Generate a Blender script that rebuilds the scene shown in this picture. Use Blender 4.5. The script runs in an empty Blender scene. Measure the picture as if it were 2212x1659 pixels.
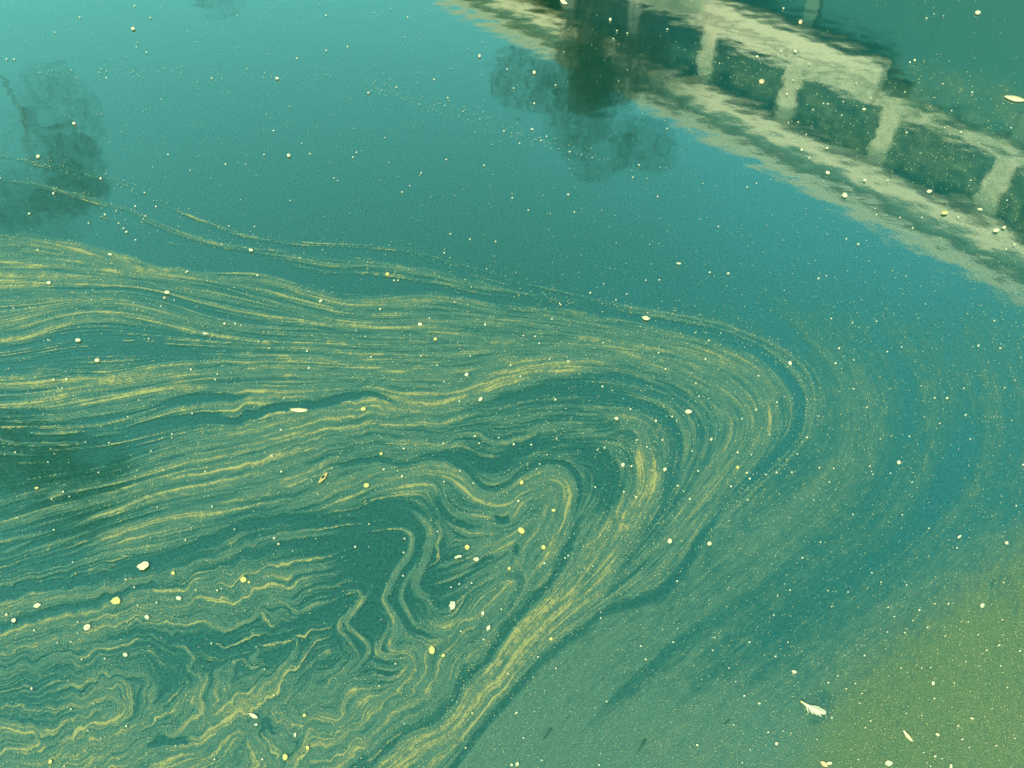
import bpy, bmesh, math, random
import numpy as np
from mathutils import Vector, Matrix

scene = bpy.context.scene
C = scene.collection

# ---------------------------------------------------------------- camera, sky, sun, exposure
CAM_H, PITCH, FOC = 1.6, math.radians(47.0), 1736.0      # metres, degrees below level, focal length in tracing units
cam_d = bpy.data.cameras.new('camera')
cam = bpy.data.objects.new('camera', cam_d); C.objects.link(cam)
cam.location = (0, 0, CAM_H)
cam.rotation_euler = (math.pi / 2 - PITCH, 0, 0)
cam_d.sensor_fit = 'HORIZONTAL'; cam_d.sensor_width = 36.0
cam_d.lens = 36.0 * FOC / 2212.0
cam_d.clip_start = 0.02; cam_d.clip_end = 2000.0
scene.camera = cam

SUN_EL, SUN_AZ = math.radians(44.0), math.radians(214.0)  # azimuth clockwise from +y: behind the camera's left shoulder
world = bpy.data.worlds.new('World'); scene.world = world; world.use_nodes = True
wn = world.node_tree.nodes; wl = world.node_tree.links; wn.clear()
w_out = wn.new('ShaderNodeOutputWorld'); w_bg = wn.new('ShaderNodeBackground'); w_sky = wn.new('ShaderNodeTexSky')
w_sky.sky_type = 'NISHITA'; w_sky.sun_disc = False; w_sky.sun_elevation = SUN_EL; w_sky.sun_rotation = SUN_AZ
w_sky.air_density = 1.0; w_sky.dust_density = 2.0; w_sky.ozone_density = 1.0
w_mix = wn.new('ShaderNodeMix'); w_mix.data_type = 'RGBA'; w_mix.blend_type = 'MULTIPLY'; w_mix.inputs[0].default_value = 1.0
w_mix.inputs[7].default_value = SKY_TINT = (0.45, 1.12, 0.66, 1)        # the green cast of the photograph's air
w_bg.inputs[1].default_value = 0.15
wl.new(w_sky.outputs[0], w_mix.inputs[6]); wl.new(w_mix.outputs[2], w_bg.inputs[0]); wl.new(w_bg.outputs[0], w_out.inputs[0])

sun_d = bpy.data.lights.new('sun', 'SUN'); sun_d.energy = 2.0; sun_d.angle = math.radians(0.5); sun_d.color = (1.0, 0.87, 0.64)
sun = bpy.data.objects.new('sun', sun_d); C.objects.link(sun)
to_sun = Vector((math.sin(SUN_AZ) * math.cos(SUN_EL), math.cos(SUN_AZ) * math.cos(SUN_EL), math.sin(SUN_EL)))
sun.rotation_euler = to_sun.to_track_quat('Z', 'Y').to_euler(); sun.location = to_sun * 30

vs = scene.view_settings
vs.view_transform = 'Standard'; vs.look = 'None'; vs.gamma = 1.0; vs.use_curve_mapping = False
vs.exposure = 1.1

# ---------------------------------------------------------------- helpers
CP, SP = math.cos(PITCH), math.sin(PITCH)
def lay(x, y, z=0.0):
    """where on the water (at height z) the traced spot lies, in metres"""
    x = np.asarray(x, float); up = 829.5 - np.asarray(y, float)
    fw = FOC * CP + up * SP; dn = FOC * SP - up * CP
    t = (CAM_H - z) / dn
    return (x - 1106.0) * t, fw * t

def tag(o, label=None, cat=None, group=None, kind=None):
    if label: o['label'] = label
    if cat: o['category'] = cat
    if group: o['group'] = group
    if kind: o['kind'] = kind
    return o

def link(name, mesh, mat=None, parent=None, loc=(0, 0, 0)):
    o = bpy.data.objects.new(name, mesh); C.objects.link(o)
    if mat is not None and not mesh.materials: mesh.materials.append(mat)
    o.location = loc
    if parent is not None: o.parent = parent
    return o

def empty(name, loc=(0, 0, 0), rz=0.0):
    o = bpy.data.objects.new(name, None); C.objects.link(o); o.location = loc; o.rotation_euler = (0, 0, rz)
    o.empty_display_size = .1
    return o

def mesh_np(name, v, loops, starts, totals):
    me = bpy.data.meshes.new(name)
    me.vertices.add(len(v)); me.vertices.foreach_set('co', np.ascontiguousarray(v, np.float32).ravel())
    me.loops.add(len(loops)); me.loops.foreach_set('vertex_index', np.ascontiguousarray(loops, np.int32))
    me.polygons.add(len(starts)); me.polygons.foreach_set('loop_start', np.ascontiguousarray(starts, np.int32))
    me.update(calc_edges=True)
    return me

def new_mat(name):
    m = bpy.data.materials.new(name); m.use_nodes = True
    nt = m.node_tree; nt.nodes.clear()
    out = nt.nodes.new('ShaderNodeOutputMaterial')
    return m, nt.nodes, nt.links, out

def plain_mat(name, col, rough=.6, var=.12, scale=30.0, spec=.3):
    m, n, l, out = new_mat(name)
    b = n.new('ShaderNodeBsdfPrincipled'); tc = n.new('ShaderNodeTexCoord'); tx = n.new('ShaderNodeTexNoise'); mx = n.new('ShaderNodeMix')
    mx.data_type = 'RGBA'
    tx.inputs['Scale'].default_value = scale; tx.inputs['Detail'].default_value = 5
    l.new(tc.outputs['Object'], tx.inputs['Vector']); l.new(tx.outputs['Fac'], mx.inputs[0])
    mx.inputs[6].default_value = tuple(c * (1 - var) for c in col) + (1,); mx.inputs[7].default_value = tuple(min(1, c * (1 + var)) for c in col) + (1,)
    l.new(mx.outputs[2], b.inputs['Base Color']); b.inputs['Roughness'].default_value = rough
    b.inputs['Specular IOR Level'].default_value = spec
    l.new(b.outputs[0], out.inputs[0])
    return m

def boxes(name, lst, mat, parent=None, bevel=0.0):
    """one mesh of bevelled boxes (x0, x1, y0, y1, z0, z1)"""
    bm = bmesh.new()
    for x0, x1, y0, y1, z0, z1 in lst:
        g = bmesh.ops.create_cube(bm, size=1.0)['verts']
        for v in g:
            v.co = Vector((x0 + (v.co.x + .5) * (x1 - x0), y0 + (v.co.y + .5) * (y1 - y0), z0 + (v.co.z + .5) * (z1 - z0)))
    if bevel: bmesh.ops.bevel(bm, geom=bm.edges[:], offset=bevel, segments=1, affect='EDGES')
    me = bpy.data.meshes.new(name); bm.to_mesh(me); bm.free()
    return link(name, me, mat, parent)

# ---------------------------------------------------------------- materials
def water_mat():
    m, n, l, out = new_mat('pond_water')
    tc = n.new('ShaderNodeTexCoord')
    fine = n.new('ShaderNodeTexNoise'); fine.inputs['Scale'].default_value = 130; fine.inputs['Detail'].default_value = 5; fine.inputs['Roughness'].default_value = .82
    wide = n.new('ShaderNodeTexNoise'); wide.inputs['Scale'].default_value = 3.0; wide.inputs['Detail'].default_value = 4
    for t in (fine, wide): l.new(tc.outputs['Object'], t.inputs['Vector'])
    r1 = n.new('ShaderNodeMapRange'); r1.inputs[1].default_value = .36; r1.inputs[2].default_value = .66
    l.new(fine.outputs['Fac'], r1.inputs[0])
    mx = n.new('ShaderNodeMix'); mx.data_type = 'RGBA'
    mx.inputs[6].default_value = WATER_A + (1,); mx.inputs[7].default_value = WATER_B + (1,)
    l.new(r1.outputs[0], mx.inputs[0])
    # the clear channel on the right is bluer, the weedy left greener
    mb = n.new('ShaderNodeMix'); mb.data_type = 'RGBA'; mb.inputs[6].default_value = WATER_C + (1,); mb.inputs[7].default_value = WATER_D + (1,)
    l.new(r1.outputs[0], mb.inputs[0])
    sx = n.new('ShaderNodeSeparateXYZ'); l.new(tc.outputs['Object'], sx.inputs[0])
    wv = n.new('ShaderNodeMath'); wv.operation = 'MULTIPLY_ADD'; wv.inputs[1].default_value = .8; l.new(wide.outputs['Fac'], wv.inputs[0]); l.new(sx.outputs[0], wv.inputs[2])
    gx = n.new('ShaderNodeMapRange'); gx.interpolation_type = 'SMOOTHSTEP'; gx.inputs[1].default_value = .35; gx.inputs[2].default_value = 1.5; l.new(wv.outputs[0], gx.inputs[0])
    mx2 = n.new('ShaderNodeMix'); mx2.data_type = 'RGBA'; l.new(gx.outputs[0], mx2.inputs[0]); l.new(mx.outputs[2], mx2.inputs[6]); l.new(mb.outputs[2], mx2.inputs[7])
    dif = n.new('ShaderNodeBsdfDiffuse'); l.new(mx2.outputs[2], dif.inputs[0])
    gl = n.new('ShaderNodeBsdfGlossy'); gl.inputs[0].default_value = (.97, 1, .97, 1); gl.inputs['Roughness'].default_value = .03
    # ripples: a slow waver and a fine shiver
    prev = None
    for sc_, dist, det in ((8.0, .00080, 1), (45.0, .00009, 4)):
        rp = n.new('ShaderNodeTexNoise'); rp.inputs['Scale'].default_value = sc_; rp.inputs['Detail'].default_value = det; rp.inputs['Roughness'].default_value = .6
        l.new(tc.outputs['Object'], rp.inputs['Vector'])
        bp = n.new('ShaderNodeBump'); bp.inputs['Strength'].default_value = 1.0; bp.inputs['Distance'].default_value = dist
        l.new(rp.outputs['Fac'], bp.inputs['Height'])
        if prev: l.new(prev.outputs[0], bp.inputs['Normal'])
        prev = bp
    l.new(prev.outputs[0], gl.inputs['Normal'])
    fr = n.new('ShaderNodeLayerWeight'); fr.inputs[0].default_value = .5
    sq = n.new('ShaderNodeMath'); sq.operation = 'POWER'; sq.inputs[1].default_value = 2.0; l.new(fr.outputs['Facing'], sq.inputs[0])
    ma = n.new('ShaderNodeMath'); ma.operation = 'MULTIPLY_ADD'; ma.inputs[1].default_value = .74; ma.inputs[2].default_value = .195
    l.new(sq.outputs[0], ma.inputs[0])
    dm = n.new('ShaderNodeMapRange'); dm.inputs[1].default_value = .3; dm.inputs[2].default_value = .7; dm.inputs[3].default_value = .68; dm.inputs[4].default_value = 1.32; l.new(fine.outputs['Fac'], dm.inputs[0])
    mm = n.new('ShaderNodeMath'); mm.operation = 'MULTIPLY'; l.new(ma.outputs[0], mm.inputs[0]); l.new(dm.outputs[0], mm.inputs[1]); ma = mm
    ms = n.new('ShaderNodeMixShader'); l.new(ma.outputs[0], ms.inputs[0]); l.new(dif.outputs[0], ms.inputs[1]); l.new(gl.outputs[0], ms.inputs[2])
    l.new(ms.outputs[0], out.inputs[0])
    return m
WATER_A, WATER_B = (.001, .030, .018), (.010, .086, .045)
WATER_C, WATER_D = (.001, .052, .056), (.008, .122, .116)

def film_mat():
    m, n, l, out = new_mat('pollen_scum')
    tc = n.new('ShaderNodeTexCoord')
    def at(nm):
        a = n.new('ShaderNodeAttribute'); a.attribute_name = nm; return a.outputs['Fac']
    fine = n.new('ShaderNodeTexNoise'); fine.inputs['Scale'].default_value = 430; fine.inputs['Detail'].default_value = 2; fine.inputs['Roughness'].default_value = .8
    l.new(tc.outputs['Object'], fine.inputs['Vector'])
    rg = n.new('ShaderNodeMapRange'); rg.inputs[1].default_value = .3; rg.inputs[2].default_value = .7; rg.inputs[3].default_value = .50; rg.inputs[4].default_value = 1.48
    l.new(fine.outputs['Fac'], rg.inputs[0])
    def mix(f, a, b):
        x = n.new('ShaderNodeMix'); x.data_type = 'RGBA'; l.new(f, x.inputs[0])
        for k, v in ((6, a), (7, b)):
            if isinstance(v, tuple): x.inputs[k].default_value = v + (1,)
            else: l.new(v, x.inputs[k])
        return x.outputs[2]
    def math2(op, a, b):
        x = n.new('ShaderNodeMath'); x.operation = op; x.use_clamp = True
        for k, v in ((0, a), (1, b)):
            if isinstance(v, (int, float)): x.inputs[k].default_value = v
            else: l.new(v, x.inputs[k])
        return x.outputs[0]
    thick = n.new('ShaderNodeMapRange'); thick.inputs[1].default_value = .25; thick.inputs[2].default_value = .85; l.new(at('cover'), thick.inputs[0])
    col = mix(at('algae'), mix(thick.outputs[0], FILM_THIN, FILM_THICK), FILM_ALGAE)
    col = mix(at('yellow'), col, FILM_YELLOW)
    fac = math2('MULTIPLY', math2('MULTIPLY', at('cover'), FILM_OPACITY), rg.outputs[0])
    fac = math2('MAXIMUM', fac, math2('MULTIPLY', at('yellow'), .85))
    b = n.new('ShaderNodeBsdfPrincipled'); l.new(col, b.inputs['Base Color']); b.inputs['Roughness'].default_value = .45; b.inputs['Specular IOR Level'].default_value = .35
    tr = n.new('ShaderNodeBsdfTransparent')
    ms = n.new('ShaderNodeMixShader'); l.new(fac, ms.inputs[0]); l.new(tr.outputs[0], ms.inputs[1]); l.new(b.outputs[0], ms.inputs[2])
    l.new(ms.outputs[0], out.inputs[0])
    return m
FILM_THIN, FILM_THICK, FILM_ALGAE, FILM_YELLOW, FILM_OPACITY = (.060, .205, .178), (.125, .228, .176), (.180, .230, .105), (.43, .35, .145), .55

M_WATER = water_mat(); M_FILM = film_mat()
M_STONE = plain_mat('pale_render', (.60, .45, .34), .75, .06, 3.0)
M_TRIM = plain_mat('grey_trim', (.42, .40, .34), .7, .08, 4.0)
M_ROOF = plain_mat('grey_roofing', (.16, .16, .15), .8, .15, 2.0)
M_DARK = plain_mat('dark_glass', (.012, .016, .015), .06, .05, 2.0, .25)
M_PANE = plain_mat('sky_painted_glass', (.02, .06, .065), .05, .1, 1.0, 1.0)  # teal of the mirrored sky put into the base colour
M_POST = plain_mat('weathered_post', (.10, .14, .12), .7, .1, 3.0)
M_EAVE = plain_mat('dull_grey_board', (.36, .32, .27), .7, .08, 3.0)  # upper eave board, greyer and darker than the lower one
M_BANK = plain_mat('bank_grass', (.05, .075, .025), .9, .4, 4.0)
M_BARK = plain_mat('bark', (.09, .075, .06), .9, .3, 12.0)
M_LEAF = plain_mat('dark_foliage', (.075, .070, .07), .6, .35, 3.0)
M_CREAM = plain_mat('cream_petal', (.72, .56, .40), .6, .08, 260.0)
M_YELLOWP = plain_mat('yellow_petal', (.66, .49, .19), .6, .10, 260.0)
M_DUST = plain_mat('pollen_grain', (.46, .40, .22), .7, .15, 90.0)
M_WHITE = plain_mat('white_fluff', (.64, .54, .40), .7, .08, 260.0)
M_TAN = plain_mat('tan_husk', (.62, .40, .17), .7, .15, 200.0)
M_PINK = plain_mat('pinkish_bud', (.74, .44, .27), .7, .12, 200.0)
M_DEBRIS = plain_mat('wet_dark_debris', (.02, .08, .065), .5, .2, 150.0)

# ---------------------------------------------------------------- pond and bank
def water_sheet():
    xs = [-400, -60, -12, -4, 0, 4, 12, 60, 400]; ys = [-400, -60, -12, -4, 0, 2, 4, 8, 20, 60, 400]
    v = [(x, y, 0.0) for y in ys for x in xs]; k = len(xs)
    f = [(j * k + i, j * k + i + 1, (j + 1) * k + i + 1, (j + 1) * k + i) for j in range(len(ys) - 1) for i in range(k - 1)]
    me = bpy.data.meshes.new('water'); me.from_pydata(v, [], f); me.update()
    return me
tag(link('water', water_sheet(), M_WATER), 'still teal pond water with faint ripples', None, None, 'structure')
# the far bank, behind and beside everything in view
P0 = Vector((5.696, 6.968, 0)); DA = Vector((-0.6468, 0.7627, 0)); DN = Vector((-0.7627, -0.6468, 0))   # foot of the facade, along it, out of it
def bank():
    front = [P0 + DA * s + DN * 2.3 for s in (3.6, 5.5, 8.0)]
    edge = [Vector((60, -45, 0)), P0 + DA * -12 + DN * .02, P0 + DA * 3.2 + DN * .02] + front + [Vector((-4.5, 9.6, 0)), Vector((-9, 9.2, 0)), Vector((-14, 9.6, 0)), Vector((-60, 6, 0)), Vector((-300, 6, 0))]
    back = [Vector((-300, 300, 0)), Vector((300, 300, 0)), Vector((300, -200, 0)), Vector((80, -100, 0))]
    loop = edge + back
    bm = bmesh.new()
    lo = [bm.verts.new((p.x, p.y, -.4)) for p in loop]; hi = [bm.verts.new((p.x, p.y, .28)) for p in loop]
    for i in range(len(loop)):
        j = (i + 1) % len(loop); bm.faces.new((lo[i], lo[j], hi[j], hi[i]))
    fc = bm.faces.new(hi); bmesh.ops.triangulate(bm, faces=[fc]); bmesh.ops.recalc_face_normals(bm, faces=bm.faces[:])
    me = bpy.data.meshes.new('bank'); bm.to_mesh(me); bm.free()
    tag(link('bank', me, M_BANK), 'grassy bank beyond the pond', None, None, 'structure')
bank()

# ---------------------------------------------------------------- the waterside building that the pond mirrors
def building():
    ang = math.atan2(DA.y, DA.x)
    b = empty('waterside_building', (P0.x, P0.y, 0), ang)          # local x runs along the front, local -y... points away, +y towards the pond
    tag(b, 'low pale building with a deep eave and window ribbon mirrored at top right', 'building')
    s0, s1 = -11.0, 17.0
    sgn = 1.0 if Vector((-math.sin(ang), math.cos(ang), 0)).dot(DN) > 0 else -1.0
    def bx(name, lst, mat, bevel=.01):
        out = []
        for x0, x1, y0, y1, z0, z1 in lst:
            a, c = sorted((y0 * sgn, y1 * sgn)); out.append((x0, x1, a, c, z0, z1))
        return boxes(name, out, mat, b, bevel)
    bx('plinth', [(s0, s1, -6.0, .02, -.4, .42)], M_TRIM)
    bx('back_wall', [(s0, s1, -6.0, -5.8, .42, 3.72)], M_STONE)
    bx('end_wall', [(s0, s0 + .2, -5.8, -.1, .42, 3.72)], M_STONE); bx('end_wall', [(s1 - .2, s1, -5.8, -.1, .42, 3.72)], M_STONE)
    bx('roof', [(s0 - .3, s1 + .3, -6.3, .06, 4.13, 4.29)], M_ROOF)
    bx('soffit', [(s0, s1, -5.8, -.17, 3.77, 3.83)], M_STONE)
    bx('eave_board', [(s0 - .3, s1 + .3, .063, .13, 4.10, 4.34)], M_EAVE, .015)
    bx('eave_board', [(s0 - .3, s1 + .3, -.05, .13, 3.67, 3.88)], M_STONE, .015)
    bx('eave_groove', [(s0 - .3, s1 + .3, -.05, .07, 3.883, 4.097)], M_POST)
    # sill: a thin ledge all along, a deeper balcony slab over the left part
    bx('ledge', [(s0, 2.30, -.05, .06, 2.84, 2.98)], M_STONE, .015)
    bx('balcony_slab', [(2.303, s1, -.05, .16, 2.50, 2.71)], M_STONE, .02)
    bx('balcony_slab', [(2.303, s1, -.05, .13, 2.76, 2.94)], M_STONE, .02)
    bx('balcony_groove', [(2.31, s1, -.05, .09, 2.713, 2.757)], M_TRIM)
    # posts and panes of the window ribbon, and the tall glazing under it
    ps = [.62 + 1.36 * k for k in range(-8, 12)]
    for k, x in enumerate(ps):
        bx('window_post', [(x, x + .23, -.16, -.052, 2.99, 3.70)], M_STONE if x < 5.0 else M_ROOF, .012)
        if k + 1 < len(ps):
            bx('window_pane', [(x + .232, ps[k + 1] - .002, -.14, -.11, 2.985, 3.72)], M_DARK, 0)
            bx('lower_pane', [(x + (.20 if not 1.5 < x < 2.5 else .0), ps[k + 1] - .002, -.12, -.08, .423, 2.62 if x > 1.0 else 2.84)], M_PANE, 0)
        if not 1.5 < x < 2.5: bx('lower_post', [(x + .02, x + .18, -.14, -.02, .423, 2.61 if x > 1.0 else 2.835)], M_POST, .01)
building()

# ---------------------------------------------------------------- trees beyond the pond, seen only in the mirror of the water
def tree(name, label, foot, stem, blobs, n, leaf, seed, group='trees on the far bank'):
    r = random.Random(seed)
    root = empty(name, foot); tag(root, label, 'tree', group)
    bm = bmesh.new(); ring0 = None; S_ = 7
    def tube(pts, rad):
        prev = None
        for (x, y, z), q in zip(pts, rad):
            ring = [bm.verts.new((x + q * math.cos(6.283 * i / S_), y + q * math.sin(6.283 * i / S_), z)) for i in range(S_)]
            if prev:
                for i in range(S_): bm.faces.new((prev[i], prev[(i + 1) % S_], ring[(i + 1) % S_], ring[i]))
            prev = ring
    tube(stem, [.018 - .012 * i / (len(stem) - 1) for i in range(len(stem))])
    top = Vector(stem[-1])
    for (x, y, z, rx, rz) in blobs:
        base = Vector(stem[max(1, len(stem) - 2)]); e = Vector((x, y, z)); mid = base.lerp(e, .5) + Vector((0, 0, -.1))
        tube([tuple(base), tuple(mid), tuple(e)], [.008, .006, .004])
    me = bpy.data.meshes.new('trunk'); bm.to_mesh(me); bm.free(); link('trunk', me, M_BARK, root)
    bm = bmesh.new()
    for (x, y, z, rx, rz) in blobs:
        for _ in range(n):
            while True:
                p = Vector((r.uniform(-1, 1), r.uniform(-1, 1), r.uniform(-1, 1)))
                if p.length < 1 and p.length > r.random() * .8: break
            c = Vector((x + p.x * rx, y + p.y * rx, z + p.z * rz)); q = Matrix.Rotation(r.uniform(0, 6.28), 3, 'Z') @ Matrix.Rotation(r.uniform(-1.2, 1.2), 3, 'X')
            a = leaf * r.uniform(.6, 1.3)
            vs_ = [bm.verts.new(c + q @ Vector(k)) for k in ((-a, 0, 0), (0, -a * .5, a * .1), (a, 0, 0), (0, a * .5, a * .1))]
            bm.faces.new(vs_)
    me = bpy.data.meshes.new('crown'); bm.to_mesh(me); bm.free(); link('crown', me, M_LEAF, root)
    return root
tree('young_tree', 'slim dark young tree leaning before the pale building, mirrored at top centre', (1.35, 10.0, .28),
     [(0, 0, -.1), (-.1, 0, 1.0), (-.35, 0, 2.0), (-.55, 0, 2.7), (-.35, 0, 3.4)],
     [(-.45, 0, 2.2, .34, .5), (-.55, 0, 2.95, .36, .5), (-1.25, .1, 3.1, .42, .42), (-.6, 0, 3.2, .5, .4), (-.15, 0, 4.0, .55, .5), (.5, .1, 4.05, .5, .36), (-.45, 0, 3.6, .5, .45), (.2, .1, 2.6, .5, .6), (-.3, .1, 3.1, .32, .55), (-.3, .1, 3.2, .32, .45), (.35, .1, 2.85, .4, .5), (.3, .2, 2.7, .4, .4), (.55, .2, 3.0, .35, .45), (.1, .2, 3.2, .3, .4), (-.5, .3, 2.75, .3, .4), (-.25, .3, 3.1, .3, .4), (-.1, .3, 3.35, .3, .3), (-.35, .25, 2.9, .3, .45), (-.05, .3, 2.8, .35, .4)], 1500, .019, 3)
tree('bank_tree', 'dark tree whose mirrored crown darkens the left edge of the water', (-7.4, 11.0, .28),
     [(0, 0, -.1), (.1, 0, 1.5), (.0, 0, 3.0), (.2, 0, 4.0), (.0, 0, 5.0)],
     [(.75, 0, 4.1, .55, .8), (.6, 0, 4.9, .5, .6), (-.2, .1, 5.5, .9, .5), (-.5, .1, 6.1, .8, .5), (.3, .1, 5.5, .6, .3), (-1.2, 0, 5.8, .8, .6)], 1500, .02, 5)
tree('far_tree', 'small rounded dark tree mirrored at the top edge left of the building', (-4.9, 14.0, .28),
     [(0, 0, -.1), (0, 0, 1.2), (.05, 0, 2.2), (0, 0, 3.0)],
     [(0, 0, 3.1, .6, .8), (-.5, 0, 2.7, .5, .6), (.45, 0, 2.7, .5, .6)], 1300, .024, 8)

tree('added_shade_tree', 'tall dark tree added unseen so its mirrored top darkens the streaks at the left edge', (-11.2, 11.0, .28),  # unseen tree added to darken the water's reflection at left
     [(0, 0, -.1), (.1, 0, 3.5), (.0, 0, 7.0), (.3, 0, 10.0), (.5, 0, 12.4)],
     [(.6, 0, 12.0, 1.1, .9), (1.4, .1, 12.9, 1.1, .9), (.1, .2, 13.2, 1.2, .9), (1.7, 0, 13.9, 1.1, .8), (.7, .1, 14.4, 1.1, .7), (-.4, 0, 12.4, 1.2, 1.0)], 1500, .032, 11)

# ---------------------------------------------------------------- the pollen film
# ---- FILM-BEGIN ----
SX0, SX1, SY0, SY1, ST = -230.0, 2440.0, -150.0, 1820.0, 1.75
NX = int((SX1 - SX0) / ST) + 1
NY = int((SY1 - SY0) / ST) + 1
RNG = np.random.default_rng(7)

def spline(p, step=7.0):
    p = np.asarray(p, float)
    if len(p) > 2:
        q = np.vstack([2 * p[0] - p[1], p, 2 * p[-1] - p[-2]])
        out = []
        for i in range(1, len(q) - 2):
            a, b, c, d = q[i - 1], q[i], q[i + 1], q[i + 2]
            n = max(2, int(np.hypot(*(c - b)) / step))
            t = (np.arange(n) / n)[:, None]
            out.append(0.5 * (2 * b + (c - a) * t + (2 * a - 5 * b + 4 * c - d) * t ** 2
                              + (3 * b - a - 3 * c + d) * t ** 3))
        out.append(p[-1:])
        return np.vstack(out)
    n = max(2, int(np.hypot(*(p[1] - p[0])) / step))
    t = (np.arange(n + 1) / n)[:, None]
    return p[0] * (1 - t) + p[1] * t

def box1(a, r, ax):
    r = int(r)
    if r < 1: return a
    pad = [(0, 0), (0, 0)]; pad[ax] = (r + 1, r)
    c = np.cumsum(np.pad(a, pad, mode='edge'), axis=ax, dtype=np.float64)
    n = a.shape[ax]
    hi = np.take(c, np.arange(2 * r + 1, 2 * r + 1 + n), axis=ax)
    lo = np.take(c, np.arange(0, n), axis=ax)
    return ((hi - lo) / (2 * r + 1)).astype(np.float32)

def blur(a, s):
    r = max(1, int(round(s * 1.0)))
    for _ in range(3):
        a = box1(box1(a, r, 0), r, 1)
    return a

def samp(a, x, y):                       # bilinear, in grid units
    x = np.clip(x, 0, a.shape[1] - 1.001); y = np.clip(y, 0, a.shape[0] - 1.001)
    i = x.astype(np.int32); j = y.astype(np.int32)
    fx = (x - i).astype(np.float32); fy = (y - j).astype(np.float32)
    return (a[j, i] * (1 - fx) + a[j, i + 1] * fx) * (1 - fy) + (a[j + 1, i] * (1 - fx) + a[j + 1, i + 1] * fx) * fy

def vnoise(cell, seed):                  # smooth noise over the film grid, cell in the tracing unit
    r = np.random.default_rng(seed)
    gy, gx = int(NY * ST / cell) + 5, int(NX * ST / cell) + 5
    g = r.standard_normal((gy, gx)).astype(np.float32)
    g = box1(box1(g, 1, 0), 1, 1) * 2.2
    yy, xx = np.mgrid[0:NY, 0:NX].astype(np.float32)
    x = xx * ST / cell + 1; y = yy * ST / cell + 1
    i = x.astype(np.int32); j = y.astype(np.int32)
    fx = x - i; fy = y - j
    fx = fx * fx * (3 - 2 * fx); fy = fy * fy * (3 - 2 * fy)
    return (g[j, i] * (1 - fx) + g[j, i + 1] * fx) * (1 - fy) + (g[j + 1, i] * (1 - fx) + g[j + 1, i + 1] * fx) * fy

def sstep(a, b, x):
    t = np.clip((x - a) / (b - a), 0, 1)
    return t * t * (3 - 2 * t)

# traced lines of the current: every line bends the streaks near it; those with an amount also lay pollen (+) or clear it (-)
# (points, half width, amount, softness)
E1 = [(-230, 500), (0, 507), (67, 508), (133, 518), (183, 527), (233, 542), (283, 556), (317, 568), (367, 580), (433, 588), (500, 586),
      (567, 590), (633, 608), (700, 628), (737, 640), (820, 638), (904, 631), (987, 636), (1071, 655), (1137, 661), (1221, 668),
      (1271, 678), (1404, 698), (1500, 720), (1575, 742), (1635, 766), (1675, 795), (1701, 830), (1717, 863), (1719, 893), (1714, 920),
      (1702, 948), (1675, 980), (1641, 1014), (1608, 1042), (1575, 1080), (1545, 1120), (1505, 1180), (1470, 1240), (1424, 1283),
      (1371, 1303), (1304, 1323), (1254, 1366), (1187, 1416), (1137, 1466), (1087, 1523), (1037, 1580), (1005, 1625), (960, 1680), (860, 1800)]
L1 = [(-230, 385), (0, 388), (67, 395), (117, 408), (167, 422), (233, 442), (283, 460), (333, 482), (383, 503), (433, 520), (500, 535), (600, 549),
      (700, 566), (800, 572), (870, 582), (920, 590), (1004, 608), (1071, 622), (1154, 640), (1237, 652), (1337, 671), (1475, 695),
      (1560, 716), (1640, 748), (1691, 780), (1720, 812), (1738, 846), (1744, 876), (1740, 908), (1729, 940), (1700, 976), (1665, 1012), (1600, 1070), (1560, 1110)]
L0 = [(-230, 340), (0, 340), (83, 353), (150, 367), (217, 383), (267, 397), (300, 410), (333, 430), (433, 478), (500, 503), (600, 524), (717, 530), (800, 534), (870, 540), (931, 553),
      (1031, 583), (1104, 606), (1177, 623), (1237, 636), (1287, 650), (1387, 670), (1475, 684), (1525, 694), (1575, 706), (1625, 726), (1668, 743), (1708, 770),
      (1735, 796), (1748, 816), (1756, 843), (1758, 880), (1753, 913), (1743, 946), (1718, 976), (1688, 1010), (1655, 1036), (1615, 1073), (1585, 1100), (1500, 1190)]
D2 = [(1287, 1106), (1254, 1130), (1237, 1160), (1211, 1216), (1171, 1273), (1114, 1336), (1054, 1416), (1014, 1460), (951, 1533), (871, 1600), (787, 1646), (640, 1740)]
Y1 = [(1385, 965), (1397, 1020), (1392, 1070), (1355, 1130), (1322, 1170), (1280, 1230), (1221, 1293), (1137, 1373), (1087, 1446), (1037, 1490), (997, 1550), (937, 1600), (881, 1640), (760, 1730)]
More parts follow.
